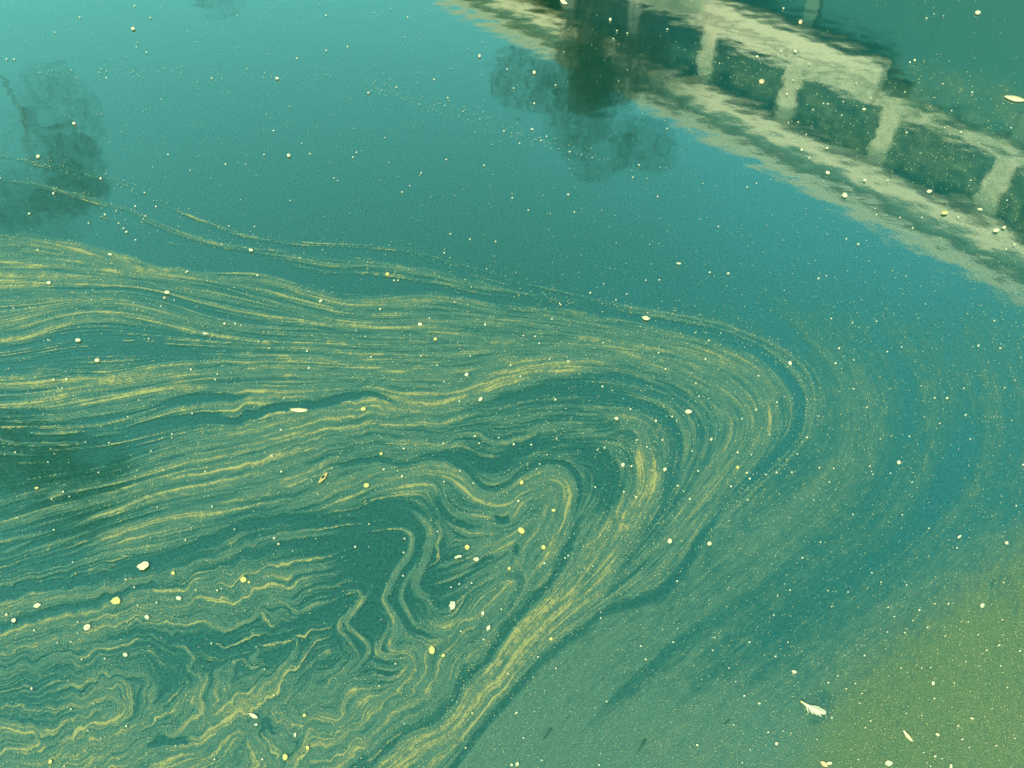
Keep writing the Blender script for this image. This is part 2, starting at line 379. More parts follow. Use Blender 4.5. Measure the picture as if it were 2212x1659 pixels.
S = [
 (E1, 0, 0, 1), (L1[:22], 6, .32, 9), (L1[20:], 2.2, .34, 4.5), (L0[:17], 4, .30, 7), (L0[15:], 1.8, .34, 4.0), ([(x, y + 13) for x, y in L0[10:17]], 2, .14, 6), ([(x + 6, y - 12) for x, y in L1[6:22]], 2, .12, 6),
 ([(0, 388), (67, 395), (117, 408), (167, 422), (233, 442), (283, 460), (333, 482), (383, 503), (433, 520), (500, 535), (600, 547)], 3, .22, 5),
 ([(560, 552), (700, 578), (800, 582), (880, 592), (950, 605), (1050, 626), (1150, 648)], 11, .30, 9),
 ([(63, 427), (150, 453), (200, 465), (283, 487), (340, 512), (400, 530), (480, 548)], 5, .20, 8),
 
 ([(1250, 668), (1337, 680), (1475, 706), (1575, 728), (1650, 766), (1700, 815), (1727, 855), (1732, 895), (1724, 930), (1704, 962), (1670, 996), (1620, 1046), (1570, 1100)], 6, -.36, 9),
 ([(20, 768), (150, 745), (300, 750), (430, 762)], 20, -.20, 30),
 # upper film band and its crest
 ([(60, 520), (150, 535), (233, 556), (300, 580), (367, 592), (433, 600), (500, 600)], 9, .35, 12),
 ([(500, 600), (567, 602), (633, 622), (700, 642), (760, 655), (850, 652), (930, 646), (1000, 655)], 7, .16, 10),
 ([(-60, 592), (40, 594), (100, 602), (190, 608), (300, 612)], 9, .42, 9),
 ([(-60, 618), (0, 618), (60, 617), (120, 622)], 7, .42, 8),
 ([(-60, 575), (40, 572), (120, 575), (220, 588), (320, 602), (420, 615)], 5, .14, 8),
 ([(-60, 632), (60, 630), (160, 628), (280, 628), (360, 645), (430, 668), (520, 690)], 4, -.22, 6),
 ([(0, 606), (60, 607), (160, 612)], 3, -.25, 4),
 ([(-60, 655), (50, 655), (140, 648), (240, 640), (320, 648), (390, 668), (470, 695), (560, 708), (660, 712)], 4, .12, 8),
 ([(-60, 725), (0, 713), (50, 700), (100, 683), (160, 668), (230, 660), (300, 668), (380, 690), (460, 715), (560, 730)], 8, .2, 10),
 ([(-60, 700), (0, 690), (60, 676), (130, 662)], 6, .3, 8),
 ([(-60, 735), (0, 735), (60, 728), (110, 704), (180, 688), (260, 690), (310, 700)], 6, .28, 9),
 ([(-40, 668), (40, 664), (120, 654)], 5, -.2, 6),
 ([(-60, 780), (80, 765), (200, 745), (330, 742), (470, 748), (600, 750)], 0, 0, 1),
 ([(430, 600), (560, 640), (680, 672), (800, 690), (950, 690), (1100, 700), (1250, 720), (1400, 745), (1520, 780)], 0, 0, 1),
 # thin edge under the blue pool
 ([(-60, 818), (0, 816), (67, 813), (100, 801), (133, 806), (157, 815), (233, 817), (283, 808), (333, 796), (383, 790), (450, 786), (483, 780), (533, 785), (583, 780), (650, 780), (760, 785)], 4, .22, 6),
 ([(-60, 838), (0, 836), (90, 832), (180, 820), (260, 822), (340, 810), (430, 800)], 5, .3, 7),
 ([(-60, 880), (0, 877), (90, 870), (167, 850), (240, 838), (320, 828), (400, 812), (500, 800), (600, 800), (720, 805), (860, 810), (1000, 805), (1120, 785), (1250, 770), (1400, 790)], 6, .15, 12),
 ([(40, 864), (100, 856), (170, 842)], 4, .3, 5),
 ([(-40, 852), (60, 848), (150, 838)], 3, -.25, 5),
 ([(-60, 880), (20, 878), (90, 876)], 4, .35, 6),
 ([(150, 890), (240, 868), (330, 850), (420, 842), (500, 835)], 5, .35, 8),
 ([(-60, 910), (0, 906), (150, 902), (250, 890), (316, 876), (383, 857), (450, 846), (533, 848), (633, 850), (737, 846)], 4, .3, 7),
 ([(330, 855), (380, 846), (450, 840)], 4, .3, 5),
 # dark wedges between the streaks
 ([(330, 885), (400, 862), (470, 855), (540, 856)], 7, -.5, 6),
 ([(273, 926), (333, 904), (383, 888), (450, 878), (500, 868), (560, 862), (640, 862), (700, 862)], 5, .34, 8),
 ([(480, 893), (500, 883), (540, 873), (590, 880), (560, 895), (515, 898), (480, 893)], 6, .3, 6),
 ([(240, 945), (330, 918), (400, 908), (450, 903), (510, 905), (560, 896), (600, 883), (650, 879), (690, 878), (720, 868), (760, 856), (800, 852), (840, 862)], 8, -.55, 6),
 ([(190, 942), (240, 937), (270, 935)], 2, .5, 4), ([(60, 936), (110, 938), (170, 932)], 2, .5, 4),
 ([(-60, 950), (0, 952), (40, 960), (120, 960), (200, 958)], 2, .3, 4), ([(-60, 978), (0, 980), (85, 987)], 2, .4, 4),
 ([(-60, 1000), (60, 995), (170, 985), (300, 965), (420, 935)], 0, 0, 1),
 ([(275, 998), (333, 978), (433, 952), (533, 930), (633, 908), (737, 882)], 5, .28, 8),
 ([(283, 1018), (350, 988), (420, 972), (500, 956)], 4, .3, 6),
 ([(300, 1012), (370, 992), (450, 972), (520, 960)], 3, -.25, 5),
 ([(-60, 1110), (0, 1092), (83, 1070), (167, 1053), (233, 1043), (333, 1020), (400, 1000), (500, 975), (620, 945), (737, 920)], 5, .3, 8),
 ([(-60, 1150), (0, 1140), (50, 1126), (100, 1108), (180, 1090), (260, 1070), (340, 1045), (440, 1030), (560, 1000), (680, 960)], 5, .22, 9),
 ([(105, 1075), (125, 1068), (140, 1064)], 6, .5, 5),
 ([(-60, 1185), (0, 1172), (70, 1158), (116, 1146)], 3, .45, 4), ([(165, 1140), (200, 1122), (250, 1106), (300, 1085)], 3, .4, 5),
 ([(-60, 1225), (0, 1208), (60, 1190), (130, 1170), (200, 1150)], 3, .22, 5), ([(0, 1198), (40, 1184), (78, 1164)], 3, .38, 4),
 ([(-60, 1262), (0, 1252), (70, 1245), (167, 1222), (250, 1196), (333, 1184), (416, 1164), (483, 1142), (560, 1128)], 4, .35, 6),
 ([(180, 1188), (230, 1165), (300, 1140), (370, 1122), (440, 1112), (520, 1100)], 8, .32, 10),
 ([(200, 1200), (260, 1178), (330, 1160), (400, 1146), (470, 1128)], 5, .25, 7),
 # dark bands of the lower left
 ([(-60, 1290), (60, 1272), (150, 1262), (266, 1248), (333, 1218), (400, 1192), (450, 1170), (516, 1143), (600, 1128), (680, 1118), (760, 1112)], 8, -.5, 9),
 ([(-60, 1350), (60, 1330), (200, 1303), (333, 1270), (416, 1246), (483, 1219), (600, 1189), (700, 1172), (770, 1165)], 5, -.35, 7),
 ([(420, 1216), (500, 1192), (560, 1172), (640, 1158), (737, 1145)], 5, .22, 7),
 ([(-60, 1320), (60, 1300), (160, 1285), (260, 1268), (333, 1253), (433, 1228), (520, 1200)], 10, .2, 12),
 ([(560, 1262), (640, 1248), (700, 1232), (737, 1215)], 5, .2, 6),
 ([(-60, 1400), (60, 1390), (180, 1366), (300, 1330), (420, 1310), (520, 1310), (620, 1290), (700, 1260)], 0, 0, 1),
 ([(183, 1396), (300, 1382), (433, 1372), (533, 1386), (633, 1366), (737, 1306)], 9, -.5, 9),
 ([(190, 1400), (270, 1390), (360, 1378), (400, 1384), (415, 1405), (418, 1430), (460, 1432)], 3, .4, 5),
 ([(430, 1368), (480, 1382), (510, 1384), (570, 1376), (640, 1364), (700, 1352)], 3, .3, 5),
 ([(440, 1330), (470, 1345), (520, 1338), (560, 1322), (590, 1308), (620, 1315), (635, 1335), (660, 1325), (737, 1300)], 4, .35, 6),
 ([(560, 1340), (566, 1352), (575, 1350), (590, 1354)], 4, .5, 4),
 ([(465, 1440), (478, 1436), (470, 1452), (473, 1475), (480, 1490)], 4, .45, 5),
 ([(640, 1388), (650, 1402), (630, 1420), (600, 1450), (560, 1490), (520, 1530), (470, 1570)], 4, .42, 6),
 ([(655, 1400), (630, 1432), (590, 1470), (540, 1515), (490, 1548), (440, 1580)], 4, .3, 7),
 ([(540, 1400), (545, 1415), (530, 1432), (560, 1432)], 4, .4, 4),
 ([(440, 1452), (430, 1470), (440, 1490), (430, 1510), (445, 1530), (400, 1560), (360, 1590)], 6, .35, 7),
 ([(415, 1456), (420, 1480), (408, 1500), (390, 1520), (370, 1540)], 3, .35, 5),
 ([(350, 1480), (352, 1500), (335, 1520), (345, 1490), (300, 1475), (250, 1462), (180, 1468), (120, 1490)], 4, .3, 6),
 ([(118, 1504), (180, 1494), (230, 1480), (265, 1485), (280, 1510), (262, 1540), (230, 1560), (180, 1590), (120, 1620), (40, 1660)], 6, .32, 8),
 ([(130, 1520), (190, 1510), (230, 1505), (250, 1520), (240, 1545), (200, 1575), (140, 1600)], 5, .3, 8),
 ([(-60, 1440), (40, 1436), (130, 1420), (200, 1418)], 5, .2, 8),
 ([(-60, 1575), (20, 1580), (60, 1585), (80, 1600), (40, 1625), (0, 1640)], 5, .3, 7),
 ([(0, 1660), (100, 1640), (200, 1610), (300, 1560), (360, 1520)], 8, .25, 12),
 ([(335, 1615), (360, 1600), (380, 1590), (420, 1596)], 8, -.5, 7),
 ([(445, 1580), (440, 1570), (470, 1562)], 3, .4, 4), ([(620, 1590), (590, 1560), (575, 1545), (590, 1620)], 5, -.3, 6),
 # the fold: pale ribbons wound round dark pools
 ([(837, 1149), (862, 1147), (880, 1151), (890, 1168), (884, 1199), (860, 1233), (840, 1273), (830, 1299), (847, 1323), (860, 1353), (850, 1389), (864, 1403), (904, 1399), (924, 1416), (914, 1439), (904, 1459)], 6, .5, 6),
 ([(817, 1306), (824, 1318), (847, 1335), (840, 1359), (824, 1399), (837, 1413), (880, 1406), (900, 1426), (890, 1456), (864, 1483), (855, 1500)], 5, .45, 6),
 ([(780, 1250), (800, 1263), (797, 1286), (770, 1323), (754, 1356), (767, 1379), (797, 1396), (804, 1413), (787, 1436), (770, 1460)], 4, .5, 5),
 ([(735, 1290), (772, 1282), (778, 1300), (750, 1340), (738, 1370), (752, 1395), (775, 1420)], 3, .4, 5),
 ([(887, 1106), (915, 1124), (929, 1156), (924, 1189), (911, 1223), (897, 1256), (902, 1279), (924, 1297), (931, 1330)], 7, .55, 6),
 ([(905, 1190), (895, 1220), (882, 1250), (868, 1280), (872, 1305), (886, 1330), (896, 1352)], 4, .45, 5),
 ([(870, 1250), (858, 1280), (852, 1300), (868, 1322), (880, 1345), (894, 1363), (937, 1370), (971, 1369)], 4, -.4, 5),
 ([(931, 1336), (971, 1346), (1020, 1336)], 6, .3, 8),
 ([(887, 1130), (905, 1148), (908, 1170), (900, 1195), (886, 1225), (865, 1260)], 4, -.4, 5),
 ([(812, 1442), (850, 1440), (875, 1436), (870, 1450), (840, 1462), (815, 1468)], 3, .4, 5), ([(812, 1455), (860, 1447)], 5, -.35, 5),
 ([(944, 1120), (950, 1150), (945, 1180), (950, 1200)], 3, .35, 4),
 ([(945, 1052), (955, 1075), (970, 1100), (985, 1110), (1010, 1118), (1060, 1120)], 4, .35, 5),
 ([(940, 1060), (950, 1090), (965, 1118), (990, 1132), (1020, 1140)], 5, -.5, 5),
 ([(1060, 1112), (1078, 1122), (1092, 1112)], 6, -.5, 5),
 ([(925, 1250), (970, 1235), (1020, 1215), (1060, 1195), (1120, 1160)], 4, .35, 5),
 ([(930, 1262), (980, 1248), (1030, 1228)], 3, .3, 5), ([(937, 1228), (960, 1220), (1000, 1205)], 3, .4, 5),
 ([(1010, 1228), (1045, 1212), (1080, 1196)], 4, -.45, 5),
 ([(1030, 1250), (1000, 1270), (960, 1290), (925, 1296)], 4, .3, 6),
 ([(1115, 1178), (1117, 1205)], 5, -.5, 4),
 # waves above the fold
 ([(700, 1105), (737, 1088), (787, 1070), (837, 1052), (880, 1046), (924, 1044)], 8, .3, 9),
 ([(680, 1092), (737, 1062), (804, 1030), (870, 1014), (937, 1002), (977, 1008), (1004, 1036), (1027, 1060), (1054, 1072), (1087, 1070), (1137, 1042), (1187, 1022), (1215, 1030), (1230, 1060), (1228, 1110), (1205, 1170), (1160, 1240)], 14, .2, 12),
 ([(650, 1040), (737, 1004), (804, 992), (870, 1002), (937, 984), (975, 990), (1010, 1022), (1035, 1048), (1060, 1056), (1087, 1050), (1140, 1018), (1190, 1000), (1230, 1012), (1250, 1050), (1240, 1110), (1215, 1180)], 5, -.35, 6),
 ([(737, 980), (804, 970), (870, 980), (930, 966), (970, 950), (1020, 945)], 5, .15, 8),
 ([(975, 972), (1010, 985), (1040, 1005), (1070, 1008), (1110, 985), (1160, 968), (1240, 960), (1330, 962)], 12, -.4, 12),
 ([(1037, 942), (1060, 962), (1080, 963), (1120, 950), (1150, 936), (1190, 925)], 4, .38, 6),
 ([(640, 1010), (700, 985), (760, 965), (830, 958), (880, 962)], 4, -.25, 6), ([(857, 940), (875, 948), (930, 958)], 4, .3, 6),
 ([(560, 985), (640, 955), (720, 930), (820, 912), (900, 910), (980, 905), (1060, 895), (1140, 880), (1240, 870)], 0, 0, 1),
 ([(620, 905), (700, 895), (760, 888), (840, 880), (920, 886), (1000, 878), (1060, 866)], 8, .22, 10),
 ([(737, 866), (787, 862), (820, 865), (870, 872), (937, 872), (987, 862), (1037, 845), (1104, 820), (1171, 803), (1237, 794), (1304, 802)], 14, .36, 12),
 ([(680, 876), (730, 862), (787, 852), (825, 856), (850, 868), (900, 876)], 3, -.4, 4),
 ([(870, 884), (940, 886), (1000, 878), (1040, 884)], 3, -.2, 5),
 ([(1037, 884), (1090, 868), (1137, 855), (1204, 838), (1290, 842), (1360, 856)], 12, -.35, 14),
 ([(1110, 905), (1180, 896), (1270, 900), (1350, 905)], 0, 0, 1),
 ([(1330, 930), (1300, 940), (1240, 945), (1180, 950), (1130, 970)], 3, .14, 6),
 # the nose of the swirl
 ([(1200, 735), (1320, 742), (1475, 758), (1570, 790), (1640, 845), (1664, 900), (1650, 960), (1600, 1030), (1520, 1120), (1440, 1220), (1340, 1300), (1240, 1370), (1140, 1470)], 10, .1, 16),
 ([(1100, 755), (1200, 752), (1320, 762), (1450, 795), (1550, 845), (1605, 905), (1595, 965), (1540, 1045), (1450, 1150), (1370, 1240)], 12, .1, 14),
 ([(1150, 815), (1300, 812), (1420, 838), (1500, 885), (1522, 940), (1500, 1010), (1440, 1105), (1370, 1200), (1290, 1280)], 10, -.12, 14),
 ([(1150, 865), (1280, 858), (1380, 875), (1440, 912), (1462, 970), (1444, 1050), (1400, 1130), (1330, 1220)], 12, -.22, 12),
 ([(1300, 905), (1370, 905), (1410, 930), (1425, 980), (1425, 1040), (1400, 1090)], 8, .15, 10),
 ([(1322, 926), (1356, 918), (1384, 935), (1390, 960)], 8, .2, 8),
 ([(1237, 978), (1285, 984), (1315, 1012), (1318, 1050), (1305, 1090), (1280, 1130)], 12, -.28, 13),
 ([(1150, 985), (1204, 966), (1260, 958), (1320, 968), (1350, 1000), (1352, 1050), (1330, 1105)], 5, .16, 8),
 (Y1, 24, .28, 22), ([(1385, 962), (1392, 1000), (1402, 1030), (1396, 1060), (1380, 1085)], 16, .38, 12),
 ([(1240, 1280), (1180, 1335), (1120, 1400), (1085, 1448), (1060, 1470)], 22, .25, 18), ([(1037, 1490), (997, 1550), (937, 1600), (881, 1642), (800, 1700)], 10, .25, 10),
 ([(1330, 1120), (1345, 1140), (1330, 1165)], 8, .3, 8),
 (D2, 8, -.38, 12),
 (E1[36:], 8, -.26, 13),
 ([(1460, 1160), (1380, 1215), (1300, 1275), (1230, 1330)], 5, .18, 8),
 ([(1420, 1180), (1340, 1260), (1290, 1300)], 8, -.2, 8),
 ([(1100, 1245), (1130, 1260), (1090, 1330), (1030, 1390), (960, 1480), (880, 1560), (780, 1630)], 0, 0, 1),
 ([(1010, 1300), (990, 1350), (950, 1400), (930, 1450), (880, 1510), (800, 1590), (700, 1650), (600, 1720)], 0, 0, 1),
 ([(1195, 1215), (1180, 1250), (1150, 1280)], 4, .3, 6),
 # outside the nose
 ([(1620, 600), (1720, 690), (1800, 790), (1838, 880), (1830, 960), (1780, 1040), (1690, 1120), (1590, 1210)], 9, .10, 16),
 ([(1700, 640), (1800, 740), (1870, 850), (1885, 950), (1840, 1050), (1740, 1150), (1640, 1240), (1500, 1350)], 12, .08, 20),
 ([(1850, 660), (1930, 780), (1955, 900), (1930, 1010), (1850, 1110), (1740, 1210), (1600, 1320)], 10, -.14, 18),
 ([(1900, 680), (1990, 800), (2020, 900), (2000, 1010), (1930, 1120), (1820, 1220)], 12, .08, 18),
 ([(2060, 660), (2130, 800), (2150, 920), (2110, 1040), (2010, 1160), (1900, 1260)], 14, .10, 22),
 ([(1590, 1330), (1480, 1420), (1380, 1510), (1290, 1610), (1230, 1690)], 8, .10, 12), ([(1540, 1330), (1430, 1420), (1330, 1510), (1240, 1610)], 6, -.14, 10),
 ([(1700, 1420), (1580, 1510), (1480, 1600), (1400, 1690)], 8, -.10, 14), ([(1640, 1420), (1530, 1510), (1430, 1600)], 8, .08, 12),
 ([(1500, 560), (1580, 600), (1690, 660), (1790, 760), (1850, 870), (1855, 960), (1800, 1050), (1700, 1130), (1600, 1210), (1500, 1290), (1400, 1370), (1300, 1470), (1200, 1580), (1120, 1680)], 0, 0, 1),
 ([(1700, 560), (1820, 640), (1930, 760), (1985, 880), (1975, 990), (1900, 1100), (1790, 1200), (1660, 1300), (1540, 1390), (1420, 1490), (1300, 1620), (1240, 1720)], 0, 0, 1),
 ([(1900, 560), (2040, 680), (2110, 820), (2100, 980), (2010, 1130), (1880, 1250), (1740, 1360), (1600, 1460), (1470, 1570), (1380, 1680)], 0, 0, 1),
 ([(2200, 700), (2260, 900), (2200, 1090), (2060, 1230), (1920, 1340), (1780, 1440), (1650, 1550), (1560, 1680)], 0, 0, 1),
 ([(1390, 1330), (1330, 1380), (1260, 1450), (1190, 1530), (1130, 1610), (1080, 1690)], 8, .1, 12),
 ([(1304, 1540), (1371, 1483), (1475, 1400), (1580, 1320), (1680, 1250)], 14, -.14, 22),
 ([(2080, 860), (2085, 960), (2040, 1060), (1960, 1150)], 20, -.18, 26), ([(1960, 760), (1975, 860), (1960, 960)], 12, -.1, 18),
 ([(1560, 1220), (1660, 1150), (1740, 1080), (1790, 1000)], 16, .06, 22),
 ([(1475, 1500), (1558, 1440), (1641, 1373), (1741, 1306), (1875, 1222), (1990, 1150)], 26, -.15, 36),
 ([(2095, 1240), (2098, 1340), (2093, 1440), (2100, 1540), (2110, 1660)], 20, .10, 26),
 ([(1962, 1470), (1950, 1540), (1940, 1600)], 8, -.14, 8), ([(1975, 1590), (1985, 1660)], 8, .1, 8), ([(1955, 1470), (1948, 1530)], 5, .14, 5),
 ([(1790, 1540), (1798, 1490), (1841, 1440)], 5, .14, 6), ([(1735, 1570), (1775, 1545), (1785, 1510), (1750, 1520)], 12, -.2, 10),
 # far streaks on the open water
 ([(-60, 128), (0, 127), (30, 125), (70, 130)], 4, .14, 8), ([(280, 150), (420, 152), (540, 155), (680, 160)], 5, .07, 10),
 ([(780, 180), (850, 192), (900, 210), (960, 238), (1040, 258), (1120, 272), (1180, 300), (1240, 325), (1300, 350)], 6, .10, 10),
 ([(1330, 250), (1450, 280), (1560, 330), (1700, 420), (1850, 500), (2000, 600), (2212, 720)], 0, 0, 1),
 ([(-100, 200), (400, 190), (800, 240), (1200, 380), (1500, 500)], 0, 0, 1), ([(-100, 20), (600, 20), (1200, 60), (2212, 300)], 0, 0, 1),
 ([(0, 300), (400, 330), (800, 420), (1200, 560), (1400, 620)], 0, 0, 1),
]
# how thickly the pollen lies: (x, y, amount, radius of influence)
K = [
 (100, 560, 0.50), (250, 590, 0.46), (400, 625, 0.42), (60, 610, 0.62), (60, 660, 0.42), (200, 620, 0.42), (320, 640, 0.38), (500, 650, 0.38), (600, 660, 0.40), (700, 690, 0.42), (60, 700, 0.50),
 (140, 720, 0.34), (30, 760, 0.26), (230, 745, 0.25), (330, 770, 0.24), (450, 740, 0.32), (160, 780, 0.24), (430, 790, 0.30), (560, 740, 0.38), (520, 700, 0.40), (560, 770, 0.36), (680, 740, 0.42),
 (850, 700, 0.46), (850, 760, 0.45), (700, 790, 0.42), (1000, 700, 0.44), (1000, 770, 0.42), (1200, 720, 0.43), (1250, 770, 0.42), (1400, 740, 0.45), (1550, 790, 0.47), (1620, 870, 0.47), (1630, 960, 0.46),
 (1540, 900, 0.43), (1520, 1020, 0.46), (1450, 1130, 0.42), (1400, 830, 0.36), (1300, 880, 0.33), (1200, 900, 0.34), (1450, 920, 0.36), (1340, 940, 0.32), (1100, 920, 0.33), (1480, 1180, 0.38), (1400, 1250, 0.40),
 (80, 840, 0.48), (250, 830, 0.55), (400, 815, 0.46), (550, 815, 0.46), (150, 870, 0.55), (60, 900, 0.18), (200, 905, 0.25), (300, 880, 0.40), (420, 885, 0.20), (550, 880, 0.55), (680, 840, 0.54), (800, 835, 0.50), (950, 830, 0.50), (1080, 810, 0.52),
 (60, 950, 0.10), (200, 960, 0.08), (150, 1010, 0.09), (300, 950, 0.10), (60, 1030, 0.14), (330, 985, 0.42), (250, 1020, 0.16), (420, 920, 0.30), (500, 935, 0.52), (620, 920, 0.58), (740, 905, 0.55), (850, 895, 0.52), (950, 900, 0.46),
 (450, 985, 0.55), (560, 1000, 0.58), (640, 1010, 0.58), (700, 1020, 0.55), (400, 1030, 0.46), (300, 1050, 0.40), (150, 1060, 0.28), (60, 1100, 0.26), (180, 1110, 0.22), (300, 1110, 0.34), (430, 1075, 0.50), (560, 1060, 0.56), (680, 1060, 0.56),
 (780, 940, 0.45), (850, 960, 0.42), (780, 1000, 0.46), (900, 930, 0.40), (1000, 920, 0.36), (1020, 990, 0.22), (1100, 1000, 0.28), (870, 1030, 0.55), (960, 1030, 0.55), (1100, 1100, 0.56), (1180, 1060, 0.55), (1080, 1060, 0.50), (1280, 1030, 0.24),
 (60, 1150, 0.22), (60, 1210, 0.18), (160, 1190, 0.24), (280, 1160, 0.46), (400, 1130, 0.48), (520, 1110, 0.46), (640, 1095, 0.46), (150, 1250, 0.14), (300, 1230, 0.12), (420, 1190, 0.18), (560, 1150, 0.18), (680, 1130, 0.22),
 (800, 1100, 0.10), (850, 1120, 0.13), (780, 1140, 0.18), (700, 1170, 0.20), (600, 1200, 0.36), (500, 1230, 0.48), (400, 1260, 0.50), (250, 1280, 0.44), (100, 1310, 0.50), (60, 1360, 0.55), (60, 1410, 0.42), (180, 1340, 0.52), (300, 1300, 0.54), (330, 1340, 0.52), (450, 1290, 0.54), (450, 1340, 0.46), (580, 1260, 0.52), (600, 1310, 0.44),
 (680, 1220, 0.34), (680, 1280, 0.38), (700, 1210, 0.26), (780, 1210, 0.08), (830, 1200, 0.08), (800, 1320, 0.10), (790, 1350, 0.08), (740, 1300, 0.12), (720, 1350, 0.23), (650, 1350, 0.27), (550, 1370, 0.27), (450, 1400, 0.21), (350, 1400, 0.23), (380, 1450, 0.23), (300, 1430, 0.35), (550, 1420, 0.25), (680, 1400, 0.23), (720, 1430, 0.29), (650, 1450, 0.31), (600, 1480, 0.49),
 (200, 1390, 0.51), (100, 1460, 0.25), (200, 1440, 0.35), (60, 1500, 0.27), (130, 1500, 0.33), (200, 1530, 0.47), (280, 1530, 0.37), (330, 1560, 0.35), (100, 1560, 0.33), (60, 1600, 0.45), (160, 1600, 0.42), (250, 1600, 0.46), (300, 1620, 0.50), (200, 1650, 0.56), (60, 1660, 0.52), (400, 1540, 0.39), (450, 1500, 0.51), (480, 1550, 0.50), (440, 1610, 0.50), (400, 1650, 0.58), (550, 1600, 0.52), (550, 1540, 0.44), (620, 1540, 0.53), (680, 1500, 0.44), (640, 1620, 0.52), (700, 1600, 0.56), (700, 1550, 0.52),
 (760, 1480, 0.50), (800, 1450, 0.28), (780, 1520, 0.54), (850, 1530, 0.56), (900, 1480, 0.54), (840, 1430, 0.30), (960, 1420, 0.54), (950, 1380, 0.54), (1000, 1330, 0.52), (960, 1190, 0.14), (950, 1250, 0.08), (980, 1280, 0.12), (920, 1270, 0.10), (1000, 1160, 0.50), (1050, 1180, 0.50), (1040, 1260, 0.50), (1100, 1200, 0.54), (1120, 1120, 0.54), (1160, 1170, 0.52), (1070, 1290, 0.54), (1120, 1260, 0.50), (1010, 1240, 0.20),
 (1200, 1130, 0.50), (960, 1110, 0.28), (1060, 1350, 0.48), (990, 1430, 0.50), (900, 1560, 0.52), (820, 1620, 0.54), (740, 1680, 0.52), (1240, 1230, 0.50), (1330, 1190, 0.50), (1300, 1260, 0.46), (1180, 1340, 0.58), (1100, 1430, 0.62), (1020, 1530, 0.56), (930, 1620, 0.55),
 (1370, 1340, 0.40), (1300, 1420, 0.42), (1220, 1500, 0.43), (1150, 1590, 0.45), (1500, 1300, 0.36), (1450, 1400, 0.40), (1350, 1490, 0.40), (1280, 1590, 0.46), (1550, 1380, 0.33), (1500, 1470, 0.38), (1400, 1580, 0.54), (1580, 1520, 0.48), (1520, 1620, 0.60), (1650, 1450, 0.34), (1680, 1560, 0.42), (1640, 1640, 0.56), (1700, 1380, 0.28), (1720, 1480, 0.36),
 (1640, 1160, 0.34), (1580, 1230, 0.34), (1680, 1230, 0.34), (1760, 1180, 0.30), (1740, 1060, 0.32), (1820, 1000, 0.32), (1900, 1080, 0.24), (1900, 940, 0.28), (1830, 880, 0.32), (1800, 780, 0.28), (1900, 740, 0.30), (2000, 760, 0.28), (2000, 880, 0.26), (1720, 680, 0.24), (1760, 600, 0.22), (1850, 620, 0.24), (1700, 1000, 0.20), (1800, 1100, 0.30), (2060, 980, 0.20), (2150, 900, 0.26), (2180, 1040, 0.24), (2150, 760, 0.28), (2080, 680, 0.24), (2000, 600, 0.18), (2050, 1120, 0.22), (1950, 1160, 0.22), (1850, 1280, 0.28), (1780, 1320, 0.30),
 (2180, 1200, 0.38), (2100, 1260, 0.38), (2000, 1330, 0.37), (1930, 1400, 0.37), (1850, 1480, 0.40), (1820, 1580, 0.48), (1780, 1640, 0.48), (2000, 1450, 0.50), (2100, 1400, 0.56), (2180, 1400, 0.55), (1920, 1600, 0.50), (2020, 1600, 0.52), (2120, 1560, 0.62), (2190, 1600, 0.66), (2080, 1660, 0.60),
]
MIRROR = [(1430, 60), (1560, 90), (1700, 110), (1860, 150), (2010, 130), (2212, 180), (2440, 260), (2440, 640), (2212, 520), (2010, 420), (1850, 360), (1700, 270), (1560, 200), (1440, 150)]
# film that reads green and matted rather than streaked: amount of the algae under the pollen
GZ = [(2212, 1190), (2150, 1218), (2060, 1280), (1991, 1326), (1925, 1376), (1848, 1440), (1802, 1490), (1794, 1530), (1776, 1560), (1748, 1623), (1730, 1700), (1700, 1830), (2450, 1830), (2450, 1080)]
# the film's upper and right-hand edge
FZ = E1 + [(860, 1830), (-240, 1830)]
CURLY = [(-100, 1500, 260, .6), (250, 1520, 240, .55), (480, 1500, 200, .5), (640, 1450, 140, .5), (330, 1340, 150, .5), (560, 1290, 150, .55), (680, 1570, 150, .65), (860, 1370, 130, .08),
         (1020, 1200, 120, .2), (830, 1520, 130, .4), (560, 1030, 140, .14), (750, 990, 150, .2), (950, 1010, 130, .14), (540, 885, 60, .3), (1100, 930, 130, .16), (1150, 1130, 110, .2), (980, 1440, 110, .35)]

def polymask(poly, sig):
    st = 4.4
    nx, ny = int((SX1 - SX0) / st) + 2, int((SY1 - SY0) / st) + 2
    xs = SX0 + np.arange(nx) * st; ys = SY0 + np.arange(ny) * st
    X, Y = np.meshgrid(xs, ys); m = np.zeros(X.shape, bool)
    p = spline(poly, 25)
    x0, y0 = p[-1]
    for x1, y1 in p:
        if y0 != y1:
            c = ((y0 > Y) != (y1 > Y)) & (X < (x1 - x0) * (Y - y0) / (y1 - y0) + x0)
            m ^= c
        x0, y0 = x1, y1
    m = blur(m.astype(np.float32), sig / st)
    yy, xx = np.mgrid[0:NY, 0:NX].astype(np.float32)
    return samp(m, xx * ST / st, yy * ST / st)

